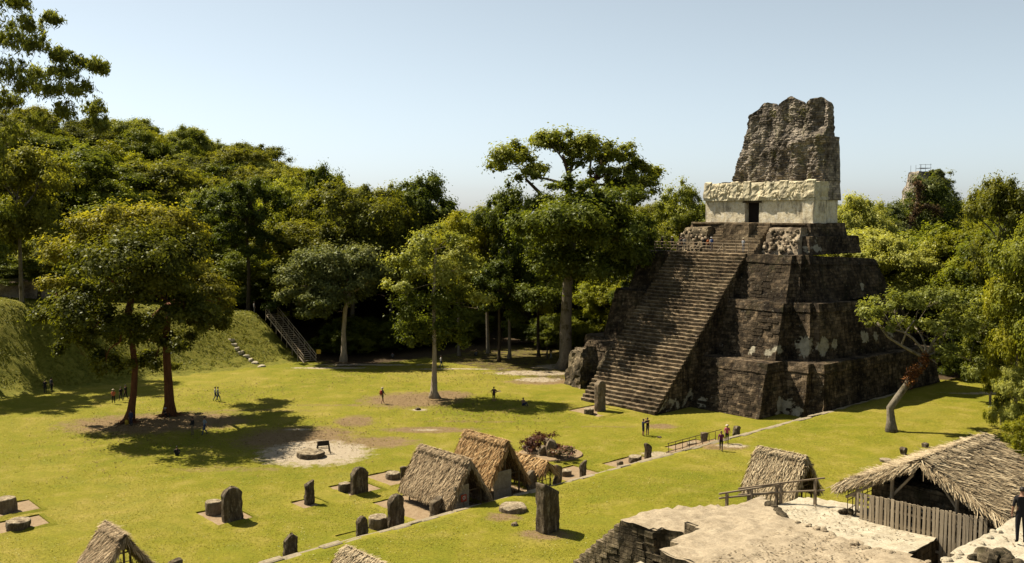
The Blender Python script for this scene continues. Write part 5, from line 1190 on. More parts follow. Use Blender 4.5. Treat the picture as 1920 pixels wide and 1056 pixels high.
for z in (0.18, 0.70, 1.10):
    b = MB(); b.box(0, L, 0.002, 0.06, z, z + 0.10, 0, 0.01, r_, 0.01); b.build('cross_rail', M['greywood'], pf)
b = MB(); b.box(3.4, L - 0.3, 0.002, 0.06, -0.55, -0.45, 0, 0.01, r_, 0.01); b.build('cross_rail', M['greywood'], pf)
# wooden hand rails of the stairs by the steep hut
for k, (label, pa, pb, hh) in enumerate((('wooden handrail with grey posts in front of the steep thatched hut, taller one', (38.4, -40.75), (41.0, -38.6), (0.62, 1.25)), ('low wooden handrail stepping down at the rear of the near ruin', (37.9, -41.6), (39.6, -39.6), (0.45, 0.85)))):
    root = empty('wooden_railing', W(pa[0], pa[1], 7.9), ROT); tag(root, label, 'railing', 'wooden stair railings'); d = (pb[0] - pa[0], pb[1] - pa[1])
    for t in (0.08, 0.5, 0.94):
        h = hh[0] + (hh[1] - hh[0]) * t; b = MB(); b.box(d[0] * t - 0.06, d[0] * t + 0.06, d[1] * t - 0.05, d[1] * t + 0.05, -1.2, h, 0, 0.006, r_, 0.008); b.build('post', M['railwood'], root)
    for f in (1.0, 0.55): pole(root, (-d[0] * 0.06, -d[1] * 0.06, hh[0] * f + 0.02), (d[0] * 1.06, d[1] * 1.06, hh[1] * f + 0.04), 0.045, 'rail', 'railwood')

# ------------------------------------------------------------------ ramp railing by the kerb
def gpu(px, py, z): p = gp(px, py, z); return UV(p)
ra, rb = gpu(1257, 849, 0.8), gpu(1347, 826, 0.8)
root = empty('ramp_railing', W(12.7, ra[1], 0), ROT); tag(root, 'rusty metal railing running along the kerb towards the two women', 'railing')
L = rb[1] - ra[1]
for q in range(8):
    t = q / 7; pole(root, (0, L * t, 0.0), (0, L * t, 1.55), 0.03, 'post', 'metal')
for z in (1.55, 0.85): pole(root, (0, -0.1, z), (0, L + 0.9 * (z > 1), z + 0.05), 0.032, 'rail', 'metal')
b = MB(); b.box(-0.9, 0.25, 0, L, -0.1, 0.35, 0, 0.02, r_, 0.02); b.build('ramp_step', M['kerb'], root)
b = MB(); b.box(-0.5, 0.27, 0.3, L + 0.4, 0.35, 0.72, 0, 0.02, r_, 0.02); b.build('ramp_step', M['padearth'], root)

# ------------------------------------------------------------------ A-frame sign, yellow sign
p = gp(606, 850); sg = empty('sandwich_board', p, rad(20)); tag(sg, 'dark wooden A-frame sign stand beside the flat round altar', 'sign')
for sy in (-1, 1):
    for sx in (-0.5, 0.5): pole(sg, (sx * 1.15, sy * 0.42, 0), (sx * 0.85, sy * 0.05, 1.05), 0.045, 'leg', 'darkwood')
    pole(sg, (-0.5, sy * 0.25, 0.45), (0.5, sy * 0.25, 0.45), 0.03, 'brace', 'darkwood')
b = MB(); b.add([(-0.55, -0.20, 0.72), (0.55, -0.20, 0.72), (0.5, -0.03, 1.1), (-0.5, -0.03, 1.1), (-0.55, -0.16, 0.70), (0.55, -0.16, 0.70), (0.5, 0.01, 1.1), (-0.5, 0.01, 1.1)], [(0, 1, 2, 3), (7, 6, 5, 4), (0, 4, 5, 1), (1, 5, 6, 2), (2, 6, 7, 3), (3, 7, 4, 0)]); b.build('board', M['darkwood'], sg)
p = gp(598, 682); sg = empty('yellow_sign', p, 0); tag(sg, 'small yellow sign on a post in the shade by the wooden stairs', 'sign')
pole(sg, (0, 0, 0), (0, 0, 1.9), 0.05, 'post', 'darkwood'); panel(sg, -0.3, 0.3, -0.08, -0.05, 1.4, 2.0, 'yellow', 'board')

# ------------------------------------------------------------------ planter of red leaved plants and boulders
pc = gp(1032, 852); pl_ = empty('planting_bed', pc, 0); tag(pl_, 'round bed of dark red leaved plants among upright boulders', 'plants')
b = MB(); b.rings([[(math.cos(a) * 2.9 * s_, math.sin(a) * 2.5 * s_, z) for a in [2 * math.pi * q / 24 for q in range(24)]] for s_, z in ((1, -0.05), (0.97, 0.10), (0.6, 0.14), (0.2, 0.16))]); b.build('soil', M['padearth'], pl_)
kk = pc.y / 1790
def prel(px, py): q = gp(px, py) - pc; return q
for i, (px, py, w, h, top, ti) in enumerate(((1037, 858, 22, 36, 'point', -0.18), (1018, 856, 20, 22, 'dome', 0.0), (994, 848, 22, 22, 'dome', 0.1), (1026, 846, 14, 26, 'dome', 0.0))):
    q = prel(px, py); bb = stone_mesh(w * kk, w * kk * 0.7, h * kk, top, 70 + i, 0.12); o = bb.build('boulder', M['stele2'], pl_, (q.x, q.y, 0), 0.3 * i, smooth_=True); o.rotation_euler = (0, ti, 0.3 * i)
for i, (lob, mt) in enumerate((([(1005, 838, 1.6, 0.75), (1015, 834, 1.3, 0.8), (1000, 846, 1.0, 0.6)], 'leaf_red'), ([(1045, 848, 1.0, 0.5), (1055, 853, 0.9, 0.4)], 'leaf_red'), ([(1048, 858, 1.1, 0.4), (1060, 853, 0.7, 0.45)], 'leaf_gp'))):
    lb = [];
    for (px, py, rx, rz) in lob: q = prel(px, py + 8); lb.append((q.x, q.y, 0.45 + rz * 0.5, rx, rx * 0.8, rz))
    crown_mesh('plants', lb, M[mt], pl_, 300 + i, leaf=0.22, aspect=0.4, subs=-12, per=60)

# ------------------------------------------------------------------ wooden stairs up the embankment, stepping stones, ruined walls there
st = empty('wooden_stairs', W(-55.6, -8.4, 0), ROT); tag(st, 'long grey wooden stairway climbing the grassy bank under the trees', 'stairs')
n = 26; Lr = 10.8; Hr = 6.0
for k in range(n):
    b = MB(); b.box(-Lr * k / n - 0.34, -Lr * k / n, -0.95, 0.95, Hr * (k + 1) / n - 0.05, Hr * (k + 1) / n, 0); b.build('tread', M['greywood'], st)
for y in (-1.0, 1.0):
    pole(st, (0.2, y, 0), (-Lr, y, Hr), 0.09, 'stringer', 'greywood'); pole(st, (0.2, y, 1.0), (-Lr, y, Hr + 1.0), 0.05, 'handrail', 'greywood'); pole(st, (0.2, y, 0.55), (-Lr, y, Hr + 0.55), 0.04, 'handrail', 'greywood')
    for k in range(8): t = k / 7; pole(st, (-Lr * t, y, Hr * t - 0.9), (-Lr * t, y, Hr * t + 1.0), 0.055, 'post', 'greywood')
stp = [(490, 688), (478, 681), (470, 675), (462, 668), (452, 661), (444, 654), (439, 646), (434, 638), (430, 630), (428, 625), (424, 618)]
ss = empty('stepping_stones', gp(490, 688), 0); tag(ss, 'trail of pale stones climbing the grassy bank', 'stones')
def on_bank(px, py):
    z = 0.0
    for _ in range(60):
        p = gp(px, py, z); u, v = UV(p); z = 0.7 * z + 0.3 * float(hgt(u, v))
    return gp(px, py, z)
p0 = gp(490, 688)
for i, (px, py) in enumerate(stp):
    q = on_bank(px, py) - p0; s_ = 0.58 - 0.012 * i; b = MB(); m = 8
    b.rings([[(math.cos(a) * s_ * r, math.sin(a) * s_ * r * 0.7, h) for a in [2 * math.pi * k / m for k in range(m)]] for r, h in ((1.0, -0.25), (1.0, 0.10), (0.8, 0.20))]); b.disp(0.15, 1.5, seed=i); b.build('stone', M['palefloor'], ss, (q.x, q.y, q.z), i)
def ruin_wall(label, u0, u1, v0, v1, h, mat='ruinwall', seed=0):
    g = float(hgt((u0 + u1) / 2, (v0 + v1) / 2)); b = MB(); b.loft([[(u0, v0, -0.6), (u1, v0, -0.6), (u1, v1, -0.6), (u0, v1, -0.6)], [(u0 + .2, v0 + .2, h), (u1 - .2, v0 + .2, h * 0.8), (u1 - .2, v1 - .2, h * 0.9), (u0 + .2, v1 - .2, h)]], 0.5, 0.4); b.disp(0.3, 0.7, seed=seed); b.disp(0.12, 2.2, seed=seed)
    b.v = [(x - (u0 + u1) / 2, y - (v0 + v1) / 2, z) for x, y, z in b.v]
    o = b.build('ruined_wall', M[mat], None, W((u0 + u1) / 2, (v0 + v1) / 2, g), ROT); tag(o, label, 'wall', 'ruined walls on the bank')
ruin_wall('ruined grey wall stub at the top of the bank on the far left', -80, -76.5, -44, -36, 2.6, 'rubble', 2)
ruin_wall('small reddish ruined wall at the head of the wooden stairs', -76, -72.5, -15.5, -11.5, 3.0, 'ruinwall', 3)
ruin_wall('low tumbled wall lying left of the bank, half covered', -77, -74, -58, -50, 1.6, 'ruinwall', 4)

# ------------------------------------------------------------------ distant tower with scaffolding
tw = empty('distant_tower', Vector((129.5, 300, 0.8)), rad(12)); tag(tw, 'distant grey stone tower with scaffolding on top above the trees', 'tower')
b = MB(); b.loft([[(-9.6, -4, 8), (8.6, -4, 8), (8.6, 4, 8), (-8.6, 4, 8)], [(-7.6, -3.6, 22), (7.6, -3.6, 22), (7.6, 3.6, 22), (-7.6, 3.6, 22)], [(-6.4, -3, 26), (6.4, -3, 26), (6.4, 3, 26), (-6.4, 3, 26)], [(-4.4, -2.4, 33.0), (4.2, -2.4, 33.2), (4.2, 2.4, 33.2), (-4.4, 2.4, 33.0)]], 1.0, 0.8); b.disp(0.5, 0.5, seed=1); b.disp(0.2, 1.6, seed=4); b.build('tower_body', M['comb'], tw)
b = MB(); b.loft([[(-12, -7, -1), (12, -7, -1), (12, 7, -1), (-12, 7, -1)], [(-9.5, -5, 9), (9.5, -5, 9), (9.5, 5, 9), (-9.5, 5, 9)]], 1.5, 1.2); b.disp(0.4, 0.4, seed=1); b.build('tower_base', M['comb'], tw)
for x in (-4.0, -2.2, -0.4):
    for y in (-2.6, 2.2): pole(tw, (x, y, 32.6), (x, y, 35.6 - abs(x) * 0.12), 0.055, 'scaffold_pole', 'steel')
for z in (34.2, 35.2): pole(tw, (-4.4, -2.6, z), (-0.1, -2.6, z), 0.05, 'scaffold_pole', 'steel')
b = MB(); b.box(-3.4, -0.6, -2.6, 0.5, 34.0, 34.1, 0); b.build('scaffold_deck', M['darkwood'], tw)
for z in (22, 25, 28): pole(tw, (-9.2, -3, z), (-5.5, -3, z), 0.08, 'scaffold_pole', 'steel')
pole(tw, (-9.0, -3, 18), (-9.0, -3, 28.5), 0.08, 'scaffold_pole', 'steel')
_, C = crown_mesh('creepers', [(4.5, -3.2, 28, 3.4, 1.6, 5.5), (6.5, -3.5, 22, 3.0, 1.5, 5), (1.5, -3.0, 32.2, 2.2, 1.2, 1.6), (-3, -3.6, 22, 3.5, 1.3, 3.0)], M['leaf_grey'], tw, 401, leaf=0.6, subs=-26, per=90)

# ------------------------------------------------------------------ wooden barrier on the temple platform
tb = empty('platform_barrier', W(-9.9, 16.9, 16.4), ROT); tag(tb, 'pale wooden barrier along the head of the temple stairway', 'railing')
for k in range(9):
    x = -4.2 + 1.72 * k; pole(tb, (x, 0.0, -0.1), (x, 0.0, 1.1), 0.05, 'post', 'railwood')
    if k in (2, 4, 6): pole(tb, (x - 0.55, -0.55, 0.0), (x, 0.0, 1.0), 0.05, 'brace', 'railwood')
for z in (0.3, 0.68, 1.05): pole(tb, (-4.3, 0.03, z), (9.7, 0.03, z), 0.04, 'rail', 'railwood')
# light lattice propped on the ruined flank
q = W(-17.2, 7.2, 3.1); lt2 = empty('stick_lattice', q, ROT); tag(lt2, 'small pale lattice of sticks on the ruined flank left of the stairway', 'lattice')
for i in range(5): pole(lt2, (-1.2 + 0.55 * i, 0, -0.6), (-1.2 + 0.55 * i, 0.1, 1.5), 0.05, 'stick', 'railwood')
for i in range(4): pole(lt2, (-1.4, 0.02, -0.2 + 0.5 * i), (1.2, 0.02, -0.1 + 0.5 * i), 0.05, 'stick', 'railwood')

# ------------------------------------------------------------------ ground cover: grass tufts on the lawns, weeds on the bank
M['grassblade'] = m_leaf('grass_blade', (0.150, 0.172, 0.012), (0.265, 0.250, 0.022), (0.45, 0.37, 0.075), 0.35)
M['weed'] = m_leaf('bank_weed', (0.10, 0.115, 0.012), (0.25, 0.24, 0.026), (0.44, 0.38, 0.06), 0.4)
def tufts(name, label, n, fn, mat, size, seed, zadd=0.0):
    rng = np.random.default_rng(seed); U, V, keep = fn(rng, n); U, V = U[keep], V[keep]; n = len(U)
    X = B0.x + 0.6710 * U + 0.7414 * V; Y = B0.y - 0.7414 * U + 0.6710 * V; Z = hgt(U, V) + zadd
    P = np.stack([X, Y, Z + size * 0.35], 1); nr = rng.normal(size=(n, 3)); nr[:, 2] = np.abs(nr[:, 2]) * 0.8 + 1.9
    big = 0.5 + 0.5 * np.sin(X * 0.35 + 1.3 * np.sin(Y * 0.21)) * np.sin(Y * 0.31 + 0.8)
    v, f, t = leaf_cards(P, nr, size * rng.uniform(0.5, 1.5, n), 0.55, rng)
    o = mesh_np(name, v, f, M[mat], None, tint=np.clip(0.18 + 0.50 * t + 0.30 * np.repeat(big, 4) ** 2, 0, 1), kind='stuff'); tag(o, label, 'plants'); return o
pads_uv = [UV(gp(a, b_, 0)) + (lu, lv) for a, b_, lu, lv in [(421, 968, 3.6, 2.6), (580, 945, 2.0, 2.0), (666, 917, 3.2, 2.9), (733, 898, 3.6, 2.6), (20, 956, 3.0, 3.2), (36, 985, 2.6, 3.2), (1118, 772, 4.5, 4.2), (812, 952, 7.2, 5.5), (703, 1003, 2.6, 4.4), (930, 925, 5.0, 4.6), (1072, 890, 3.4, 3.8), (1190, 870, 3.4, 4.5), (1300, 838, 3.0, 4.6)]]
def lawn_pts(rng, n):
    U = rng.uniform(-46, 40, n); V = rng.uniform(-70, 36, n)
    X = B0.x + 0.6710 * U + 0.7414 * V; Y = B0.y - 0.7414 * U + 0.6710 * V
    k = (np.abs(X) < 0.58 * Y + 3) & (Y > 44) & (rng.random(n) < np.clip(1.5 - Y / 85, 0.12, 1)) & (np.abs(U - 13.2) > 0.5)
    k &= ~((U > -21) & (U < 13.1) & (V > -0.3)) & ~((U > 30) & (V < -36))
    for (a, b_, lu, lv) in pads_uv: k &= ~((np.abs(U - a) < lu / 2 + 0.1) & (np.abs(V - b_) < lv / 2 + 0.1))
    for px, py, r1, r2, z in ((590, 850, 4.3, 3.9, 0), (262, 795, 6.5, 4, 0), (330, 790, 6, 4, 0), (770, 750, 4.5, 3.4, 0), (1032, 852, 3, 2.6, 0), (560, 822, 4.5, 4, 0)):
        p = gp(px, py, z); q = ((X - p.x) / r1) ** 2 + ((Y - p.y) / r2) ** 2; k &= (q > 1.0) | ((q > 0.55) & (rng.random(n) < 0.4))
    return U, V, k
tufts('grass', 'short mown grass of the plaza and lawns', 420000, lawn_pts, 'grassblade', 0.085, 5)
def bank_pts(rng, n):
    U = rng.uniform(-76, -55, n); V = rng.uniform(-75, -7.5, n); return U, V, (hgt(U, V) > 0.25)
tufts('bank_weeds', 'rough weeds covering the grassy bank', 70000, bank_pts, 'weed', 0.15, 6)

M['fallen'] = m_strand('fallen_leaf', (0.07, 0.045, 0.02), (0.22, 0.14, 0.06), (0.45, 0.33, 0.15))
def litter_pts(rng, n):
    U = np.empty(n); V = np.empty(n); c = [UV(gp(x, y)) + (r,) for x, y, r in ((300, 830, 9), (250, 800, 6), (800, 755, 7), (700, 705, 9), (900, 705, 10), (1000, 700, 8), (930, 775, 7), (590, 820, 8), (430, 740, 9))]
    k = rng.integers(0, len(c), n); a = rng.normal(size=(n, 2))
    for i, (u, v, r) in enumerate(c): w = k == i; U[w] = u + a[w, 0] * r * 0.6; V[w] = v + a[w, 1] * r * 0.6
    return U, V, (U < 12.5) & (U > -60) & ~((U > -20) & (V > -0.5))
tufts('fallen_leaves', 'brown fallen leaves scattered under the plaza trees', 9000, litter_pts, 'fallen', 0.15, 8, 0.01)
# surface roots of the two red trunked trees
for (bx, lab) in ((bA, 0), (bB, 1)):
    par = [o for o in COL.objects if o.name.startswith('plaza_tree') and (o.location - bx).length < 0.01][0]; rq = random.Random(50 + lab)
    for k in range(7):
        a = k * 0.9 + rq.uniform(-0.3, 0.3); L = rq.uniform(1.2, 2.6); mb = MB(); mb.tube([(math.cos(a) * 0.25, math.sin(a) * 0.25, 0.35), (math.cos(a) * 0.7, math.sin(a) * 0.7, 0.10), (math.cos(a + 0.15) * L * 0.6, math.sin(a + 0.15) * L * 0.6, 0.05), (math.cos(a + 0.3) * L, math.sin(a + 0.3) * L, -0.03)], [0.16, 0.10, 0.07, 0.03], 6); mb.build('root', M['redbark'], par, smooth_=True)

# ------------------------------------------------------------------ people
def clothmat(name, c): return flat_mat(name, c, 0.9, 0.18, 9.0)
M['skin'] = flat_mat('skin', (0.36, 0.20, 0.13), 0.6, 0.08); M['skin2'] = flat_mat('skin_tan', (0.22, 0.115, 0.07), 0.6, 0.08)
M['hair'] = flat_mat('dark_hair', (0.015, 0.011, 0.008), 0.6, 0.3); M['hairl'] = flat_mat('fair_hair', (0.30, 0.20, 0.10), 0.6, 0.3)
CL = {}
def cl(c):
    if c not in CL: CL[c] = clothmat('cloth_%d' % len(CL), c)
    return CL[c]
SHOE = (0.03, 0.027, 0.025); pending = []
def person(loc, facing, label, pose='stand', shirt=(0.03, 0.03, 0.035), pants=(0.025, 0.027, 0.035), hair='hair', skin='skin', shorts=False, hat=None, h=1.70, sleeves=False, seed=0, group=None, arms=None):
    r = random.Random(seed + 7); j = {}
    j['pelvis'] = (0, 0, 0.95); j['waist'] = (0, -0.01, 1.10); j['chest'] = (0, -0.01, 1.30); j['nb'] = (0, -0.01, 1.44); j['neck'] = (0, 0.0, 1.50); j['h0'] = (0, 0.01, 1.555); j['h1'] = (0, 0.02, 1.625); j['h2'] = (0, 0.01, 1.685)
    for s_, n in ((-1, 'l'), (1, 'r')):
        j['sh' + n] = (0.175 * s_, -0.01, 1.405); j['el' + n] = (0.235 * s_, -0.02, 1.13); j['wr' + n] = (0.245 * s_, 0.06, 0.90); j['pa' + n] = (0.245 * s_, 0.085, 0.835)
        j['hi' + n] = (0.085 * s_, 0, 0.90); j['kn' + n] = (0.10 * s_, 0.015, 0.50); j['an' + n] = (0.10 * s_, -0.02, 0.09); j['to' + n] = (0.115 * s_, 0.13, 0.035)
    if pose == 'walk':
        j['knl'] = (-0.09, 0.17, 0.53); j['anl'] = (-0.09, 0.24, 0.10); j['tol'] = (-0.10, 0.39, 0.06); j['knr'] = (0.09, -0.04, 0.50); j['anr'] = (0.09, -0.28, 0.15); j['tor'] = (0.10, -0.16, 0.04)
        j['ell'] = (-0.24, -0.12, 1.15); j['wrl'] = (-0.24, -0.10, 0.92); j['pal'] = (-0.235, -0.07, 0.86); j['elr'] = (0.24, 0.06, 1.15); j['wrr'] = (0.22, 0.22, 0.98); j['par'] = (0.21, 0.28, 0.94)
    if pose == 'sit':
        dz = -0.80
        for k in list(j):
            if k not in ('knl', 'knr', 'anl', 'anr', 'tol', 'tor'): j[k] = (j[k][0], j[k][1], j[k][2] + dz)
        for s_, n in ((-1, 'l'), (1, 'r')):
            j['kn' + n] = (0.20 * s_, 0.36, 0.42); j['an' + n] = (0.13 * s_, 0.55, 0.09); j['to' + n] = (0.14 * s_, 0.68, 0.04); j['el' + n] = (0.26 * s_, 0.10, 0.38); j['wr' + n] = (0.18 * s_, 0.30, 0.44); j['pa' + n] = (0.16 * s_, 0.36, 0.46)
    if arms == 'photo':     # both hands raised before the face
        for s_, n in ((-1, 'l'), (1, 'r')): j['el' + n] = (0.25 * s_, 0.17, 1.22); j['wr' + n] = (0.10 * s_, 0.30, 1.44); j['pa' + n] = (0.07 * s_, 0.33, 1.50)
    if arms == 'hug': j['elr'] = (0.30, 0.16, 1.36); j['wrr'] = (0.36, 0.34, 1.42); j['par'] = (0.37, 0.40, 1.43); j['ell'] = (-0.20, 0.20, 1.28); j['wrl'] = (0.0, 0.34, 1.36); j['pal'] = (0.06, 0.38, 1.38)
    if arms == 'hip':
        for s_, n in ((-1, 'l'), (1, 'r')): j['el' + n] = (0.36 * s_, -0.08, 1.18); j['wr' + n] = (0.21 * s_, 0.05, 1.03); j['pa' + n] = (0.17 * s_, 0.08, 1.01)
    R = dict(pelvis=(.15, .115), waist=(.135, .10), chest=(.165, .115), nb=(.085, .075), neck=(.055, .055), h0=(.068, .078), h1=(.078, .095), h2=(.055, .07), sh=(.068, .068), el=(.045, .045), wr=(.03, .032), pa=(.038, .02), hi=(.10, .105), kn=(.063, .066), an=(.042, .045), to=(.042, .032))
    bones = [('pelvis', 'waist', 1), ('waist', 'chest', 1), ('chest', 'nb', 1), ('nb', 'neck', 0), ('neck', 'h0', 0), ('h0', 'h1', 0), ('h1', 'h2', 0)]
    for n in 'lr':
        bones += [('chest', 'sh' + n, 1), ('sh' + n, 'el' + n, 1), ('el' + n, 'wr' + n, 1 if sleeves else 0), ('wr' + n, 'pa' + n, 0), ('pelvis', 'hi' + n, 2), ('hi' + n, 'kn' + n, 2), ('kn' + n, 'an' + n, 0 if shorts else 2), ('an' + n, 'to' + n, 3)]
    names = list(j); idx = {k: i for i, k in enumerate(names)}
    me = bpy.data.meshes.new('person_body'); me.from_pydata([j[k] for k in names], [(idx[a], idx[b_]) for a, b_, _ in bones], [])
    tmp = bpy.data.objects.new('tmp_person', me); COL.objects.link(tmp)
    md = tmp.modifiers.new('s', 'SKIN'); md.use_smooth_shade = True; tmp.modifiers.new('d', 'SUBSURF').levels = 1
    sv = me.skin_vertices[0].data
    for k in names: a = R.get(k) or R[k[:-1]]; sv[idx[k]].radius = a
    sv[idx['pelvis']].use_root = True
    pending.append((tmp, j, bones, loc, facing, label, dict(shirt=shirt, pants=pants, hair=hair, skin=skin, hat=hat, h=h, group=group)))
def finish_people():
    dg = bpy.context.evaluated_depsgraph_get(); dg.update()
    for tmp, j, bones, loc, facing, label, o in pending:
        ev = tmp.evaluated_get(dg); me = bpy.data.meshes.new_from_object(ev); me.name = 'person'
        n = len(me.vertices); nf = len(me.polygons)
        cen = np.empty(nf * 3, np.float32); me.polygons.foreach_get('center', cen); cen = cen.reshape(-1, 3)
        best = np.full(nf, 9e9); zone = np.zeros(nf, np.int32)
        for a, b_, z in bones:
            A, B_ = np.array(j[a]), np.array(j[b_]); d = B_ - A; t = np.clip(((cen - A) @ d) / (d @ d), 0, 1); q = np.linalg.norm(cen - A - t[:, None] * d, axis=1); w = q < best; best[w] = q[w]; zone[w] = z
        # fingers: five tapering chains rooted in each palm
        mb = MB()
        for nme, sg in (('l', -1), ('r', 1)):
            W_ = Vector(j['wr' + nme]); Pm = Vector(j['pa' + nme]); d = (Pm - W_).normalized(); side = d.cross(Vector((sg, 0, 0.01))).normalized()
            for q, (o_, L) in enumerate(((-0.027, 0.070), (-0.009, 0.080), (0.009, 0.076), (0.027, 0.060))):
                a = Pm + side * o_; c = Vector((-sg * 0.012, 0, 0)); mb.tube([a, a + d * L * 0.5, a + d * L * 0.8 + c, a + d * L + c * 2], [0.009, 0.0085, 0.0075, 0.006], 5)
            a = W_.lerp(Pm, 0.5) + side * -0.03; mb.tube([a, a + (d - side * 0.9) * 0.03, a + (d * 1.3 - side * 0.8) * 0.05], [0.011, 0.0095, 0.007], 5)
        mb.tube([(0, j['h1'][1] + 0.085, j['h1'][2] + 0.005), (0, j['h1'][1] + 0.105, j['h1'][2] - 0.02)], [0.010, 0.016], 5)
        bm = bmesh.new(); bm.from_mesh(me); zl = list(zone)
        for q, f in enumerate(bm.faces): f.material_index = int(zl[q]); f.smooth = True
        vs = [bm.verts.new(v) for v in mb.v]
        for f in mb.f:
            try: nfc = bm.faces.new([vs[i] for i in f]); nfc.material_index = 0; nfc.smooth = True
            except ValueError: pass
        me.materials.clear()
        for m in (M[o['skin']], cl(o['shirt']), cl(o['pants']), cl(SHOE)): me.materials.append(m)
        bm.to_mesh(me); bm.free()
        ob = bpy.data.objects.new('person', me); COL.objects.link(ob); s_ = o['h'] / 1.72; ob.location = loc; ob.rotation_euler = (0, 0, facing); ob.scale = (s_, s_, s_)
        tag(ob, label, 'person', o['group'])
        hx, hy, hz = j['h1']
        b = MB(); m = 12
        R_ = []
        for ph in (-0.25, 0.1, 0.45, 0.8, 1.15, 1.45):
            R_.append([(hx + math.cos(a) * 0.088 * math.cos(ph), hy - 0.012 + math.sin(a) * 0.107 * math.cos(ph) * (0.55 if (math.sin(a) > 0.35 and ph < 0.4) else 1.0), hz + 0.005 + math.sin(ph) * 0.098) for a in [2 * math.pi * k / m for k in range(m)]])
        b.rings(R_); b.build('hair', M[o['hair']], ob, smooth_=True)
        if o['hat']:
            b = MB(); R_ = [[(hx + math.cos(a) * r, hy + math.sin(a) * r * 1.1, hz + z) for a in [2 * math.pi * k / 14 for k in range(14)]] for r, z in ((0.175, 0.045), (0.18, 0.055), (0.105, 0.065), (0.10, 0.12), (0.06, 0.135))]; b.rings(R_); b.build('hat', cl(o['hat']), ob, smooth_=True)
        bpy.data.objects.remove(tmp)
def backpack(loc, facing, c, label, s_=1.0, z=1.22, name='backpack'):
    root = empty(name, loc, facing); tag(root, label, 'backpack'); b = MB()
    R_ = []
    for t, k in ((-0.22, 0.7), (-0.18, 1), (0.1, 1), (0.2, 0.85), (0.25, 0.5)): R_.append([(x * k, -0.19 + y * k, z + t) for x, y in ((-0.15, 0.07), (0.15, 0.07), (0.16, -0.05), (0.09, -0.11), (-0.09, -0.11), (-0.16, -0.05))])
    b.rings(R_); b.build('pack', cl(c), root, smooth_=True)
    b = MB(); b.box(-0.09, 0.09, -0.34, -0.29, z - 0.16, z + 0.02, 0, 0, None, 0.02); b.build('pocket', cl(tuple(x * 0.7 for x in c)), root)
    for sx in (-0.09, 0.09):
        b = MB(); b.tube([(sx, -0.12, z + 0.2), (sx * 1.1, 0.02, z + 0.24), (sx * 1.1, 0.125, z + 0.08), (sx * 1.2, 0.06, z - 0.12), (sx * 1.3, -0.1, z - 0.18)], 0.018, 5); b.build('strap', cl(tuple(x * 0.7 for x in c)), root)
    root.scale = (s_, s_, s_)
G = 'visitors on the plaza'
DK = (0.018, 0.018, 0.02); BL = (0.035, 0.06, 0.14); WH = (0.55, 0.53, 0.50); PK = (0.60, 0.13, 0.20); OR = (0.58, 0.16, 0.08); PU = (0.17, 0.025, 0.10); KH = (0.20, 0.16, 0.09); GR = (0.12, 0.12, 0.12)
def at(px, py, z=0.0): return gp(px, py, z)
person(at(85, 738), 0.4, 'person in black standing at far left on the lawn', shirt=DK, pants=DK, h=1.62, seed=1, sleeves=True)
person(at(97, 736), -0.5, 'taller person in dark clothes right beside the one in black, far left', shirt=(0.05, 0.05, 0.06), pants=DK, h=1.78, seed=2)
person(at(213, 757), 0.6, 'person in orange top and straw hat walking behind the leaning red trunk', 'walk', shirt=OR, pants=DK, hat=(0.5, 0.42, 0.28), h=1.6, seed=3)
person(at(227, 753), 0.9, 'person in dark clothes mid stride next to the orange topped one', 'walk', shirt=DK, pants=(0.04, 0.045, 0.06), h=1.65, seed=4)
person(at(236, 750), 1.2, 'person in black partly hidden by the leaning red trunk', 'walk', shirt=DK, pants=DK, h=1.7, seed=5)
person(at(404, 752), -1.3, 'person in white shirt and jeans walking, left of a close pair', 'walk', shirt=WH, pants=BL, h=1.62, seed=6, sleeves=True)
person(at(409, 753), -1.3, 'person in grey shirt and jeans walking just right of the white shirted one', 'walk', shirt=(0.35, 0.36, 0.38), pants=BL, h=1.68, seed=7, sleeves=True)
person(at(361, 816), 2.6, 'person in dark jacket standing in the tree shade, left of two', shirt=DK, pants=KH, h=1.72, seed=8, sleeves=True)
person(at(384, 816), 2.2, 'person in pale blue shirt and jeans stepping in the tree shade', 'walk', shirt=(0.22, 0.27, 0.33), pants=BL, h=1.76, seed=9)
person(at(332, 856), 0.3, 'person in black sitting on the ground in the tree shadow', 'sit', shirt=DK, pants=DK, seed=10)
person(at(310, 781), -2.2, 'person in white hat sitting against the straight red trunk', 'sit', shirt=DK, pants=DK, hat=WH, seed=11)
person(at(246, 799), 2.9, 'person in dark blue standing against the leaning red trunk', shirt=(0.03, 0.04, 0.09), pants=(0.03, 0.035, 0.06), h=1.62, seed=12, sleeves=True)
backpack(at(239, 797), 0.0, (0.45, 0.30, 0.03), 'yellow bag leaning at the foot of the leaning trunk', 1.0, 0.3, 'bag')
person(at(717, 757), -0.7, 'hiker in cap and shorts with a red backpack on the open plaza', 'walk', shirt=(0.14, 0.16, 0.12), pants=KH, shorts=True, hat=(0.45, 0.38, 0.25), h=1.78, seed=13)
backpack(at(717, 757), -0.7, (0.32, 0.04, 0.03), 'red backpack worn by the hiker in shorts', 1.03)
person(at(926, 754), 0.2, 'person in black vest seen from behind at the shadow of the lone tree', shirt=DK, pants=DK, shorts=True, h=1.72, seed=14, arms='hip')
backpack(at(926, 754), 0.2, (0.12, 0.06, 0.06), 'dark red backpack worn by the person in the black vest')
person(at(981, 761), -2.4, 'person sitting on the grass with dark blue trousers, right of the tree shadow', 'sit', shirt=(0.30, 0.18, 0.14), pants=(0.03, 0.04, 0.10), seed=15)
person(at(1206, 818), -1.2, 'woman in dark dress hugging a taller person near the stairway', shirt=(0.02, 0.025, 0.05), pants=(0.02, 0.025, 0.05), shorts=True, h=1.64, seed=16, arms='hug')
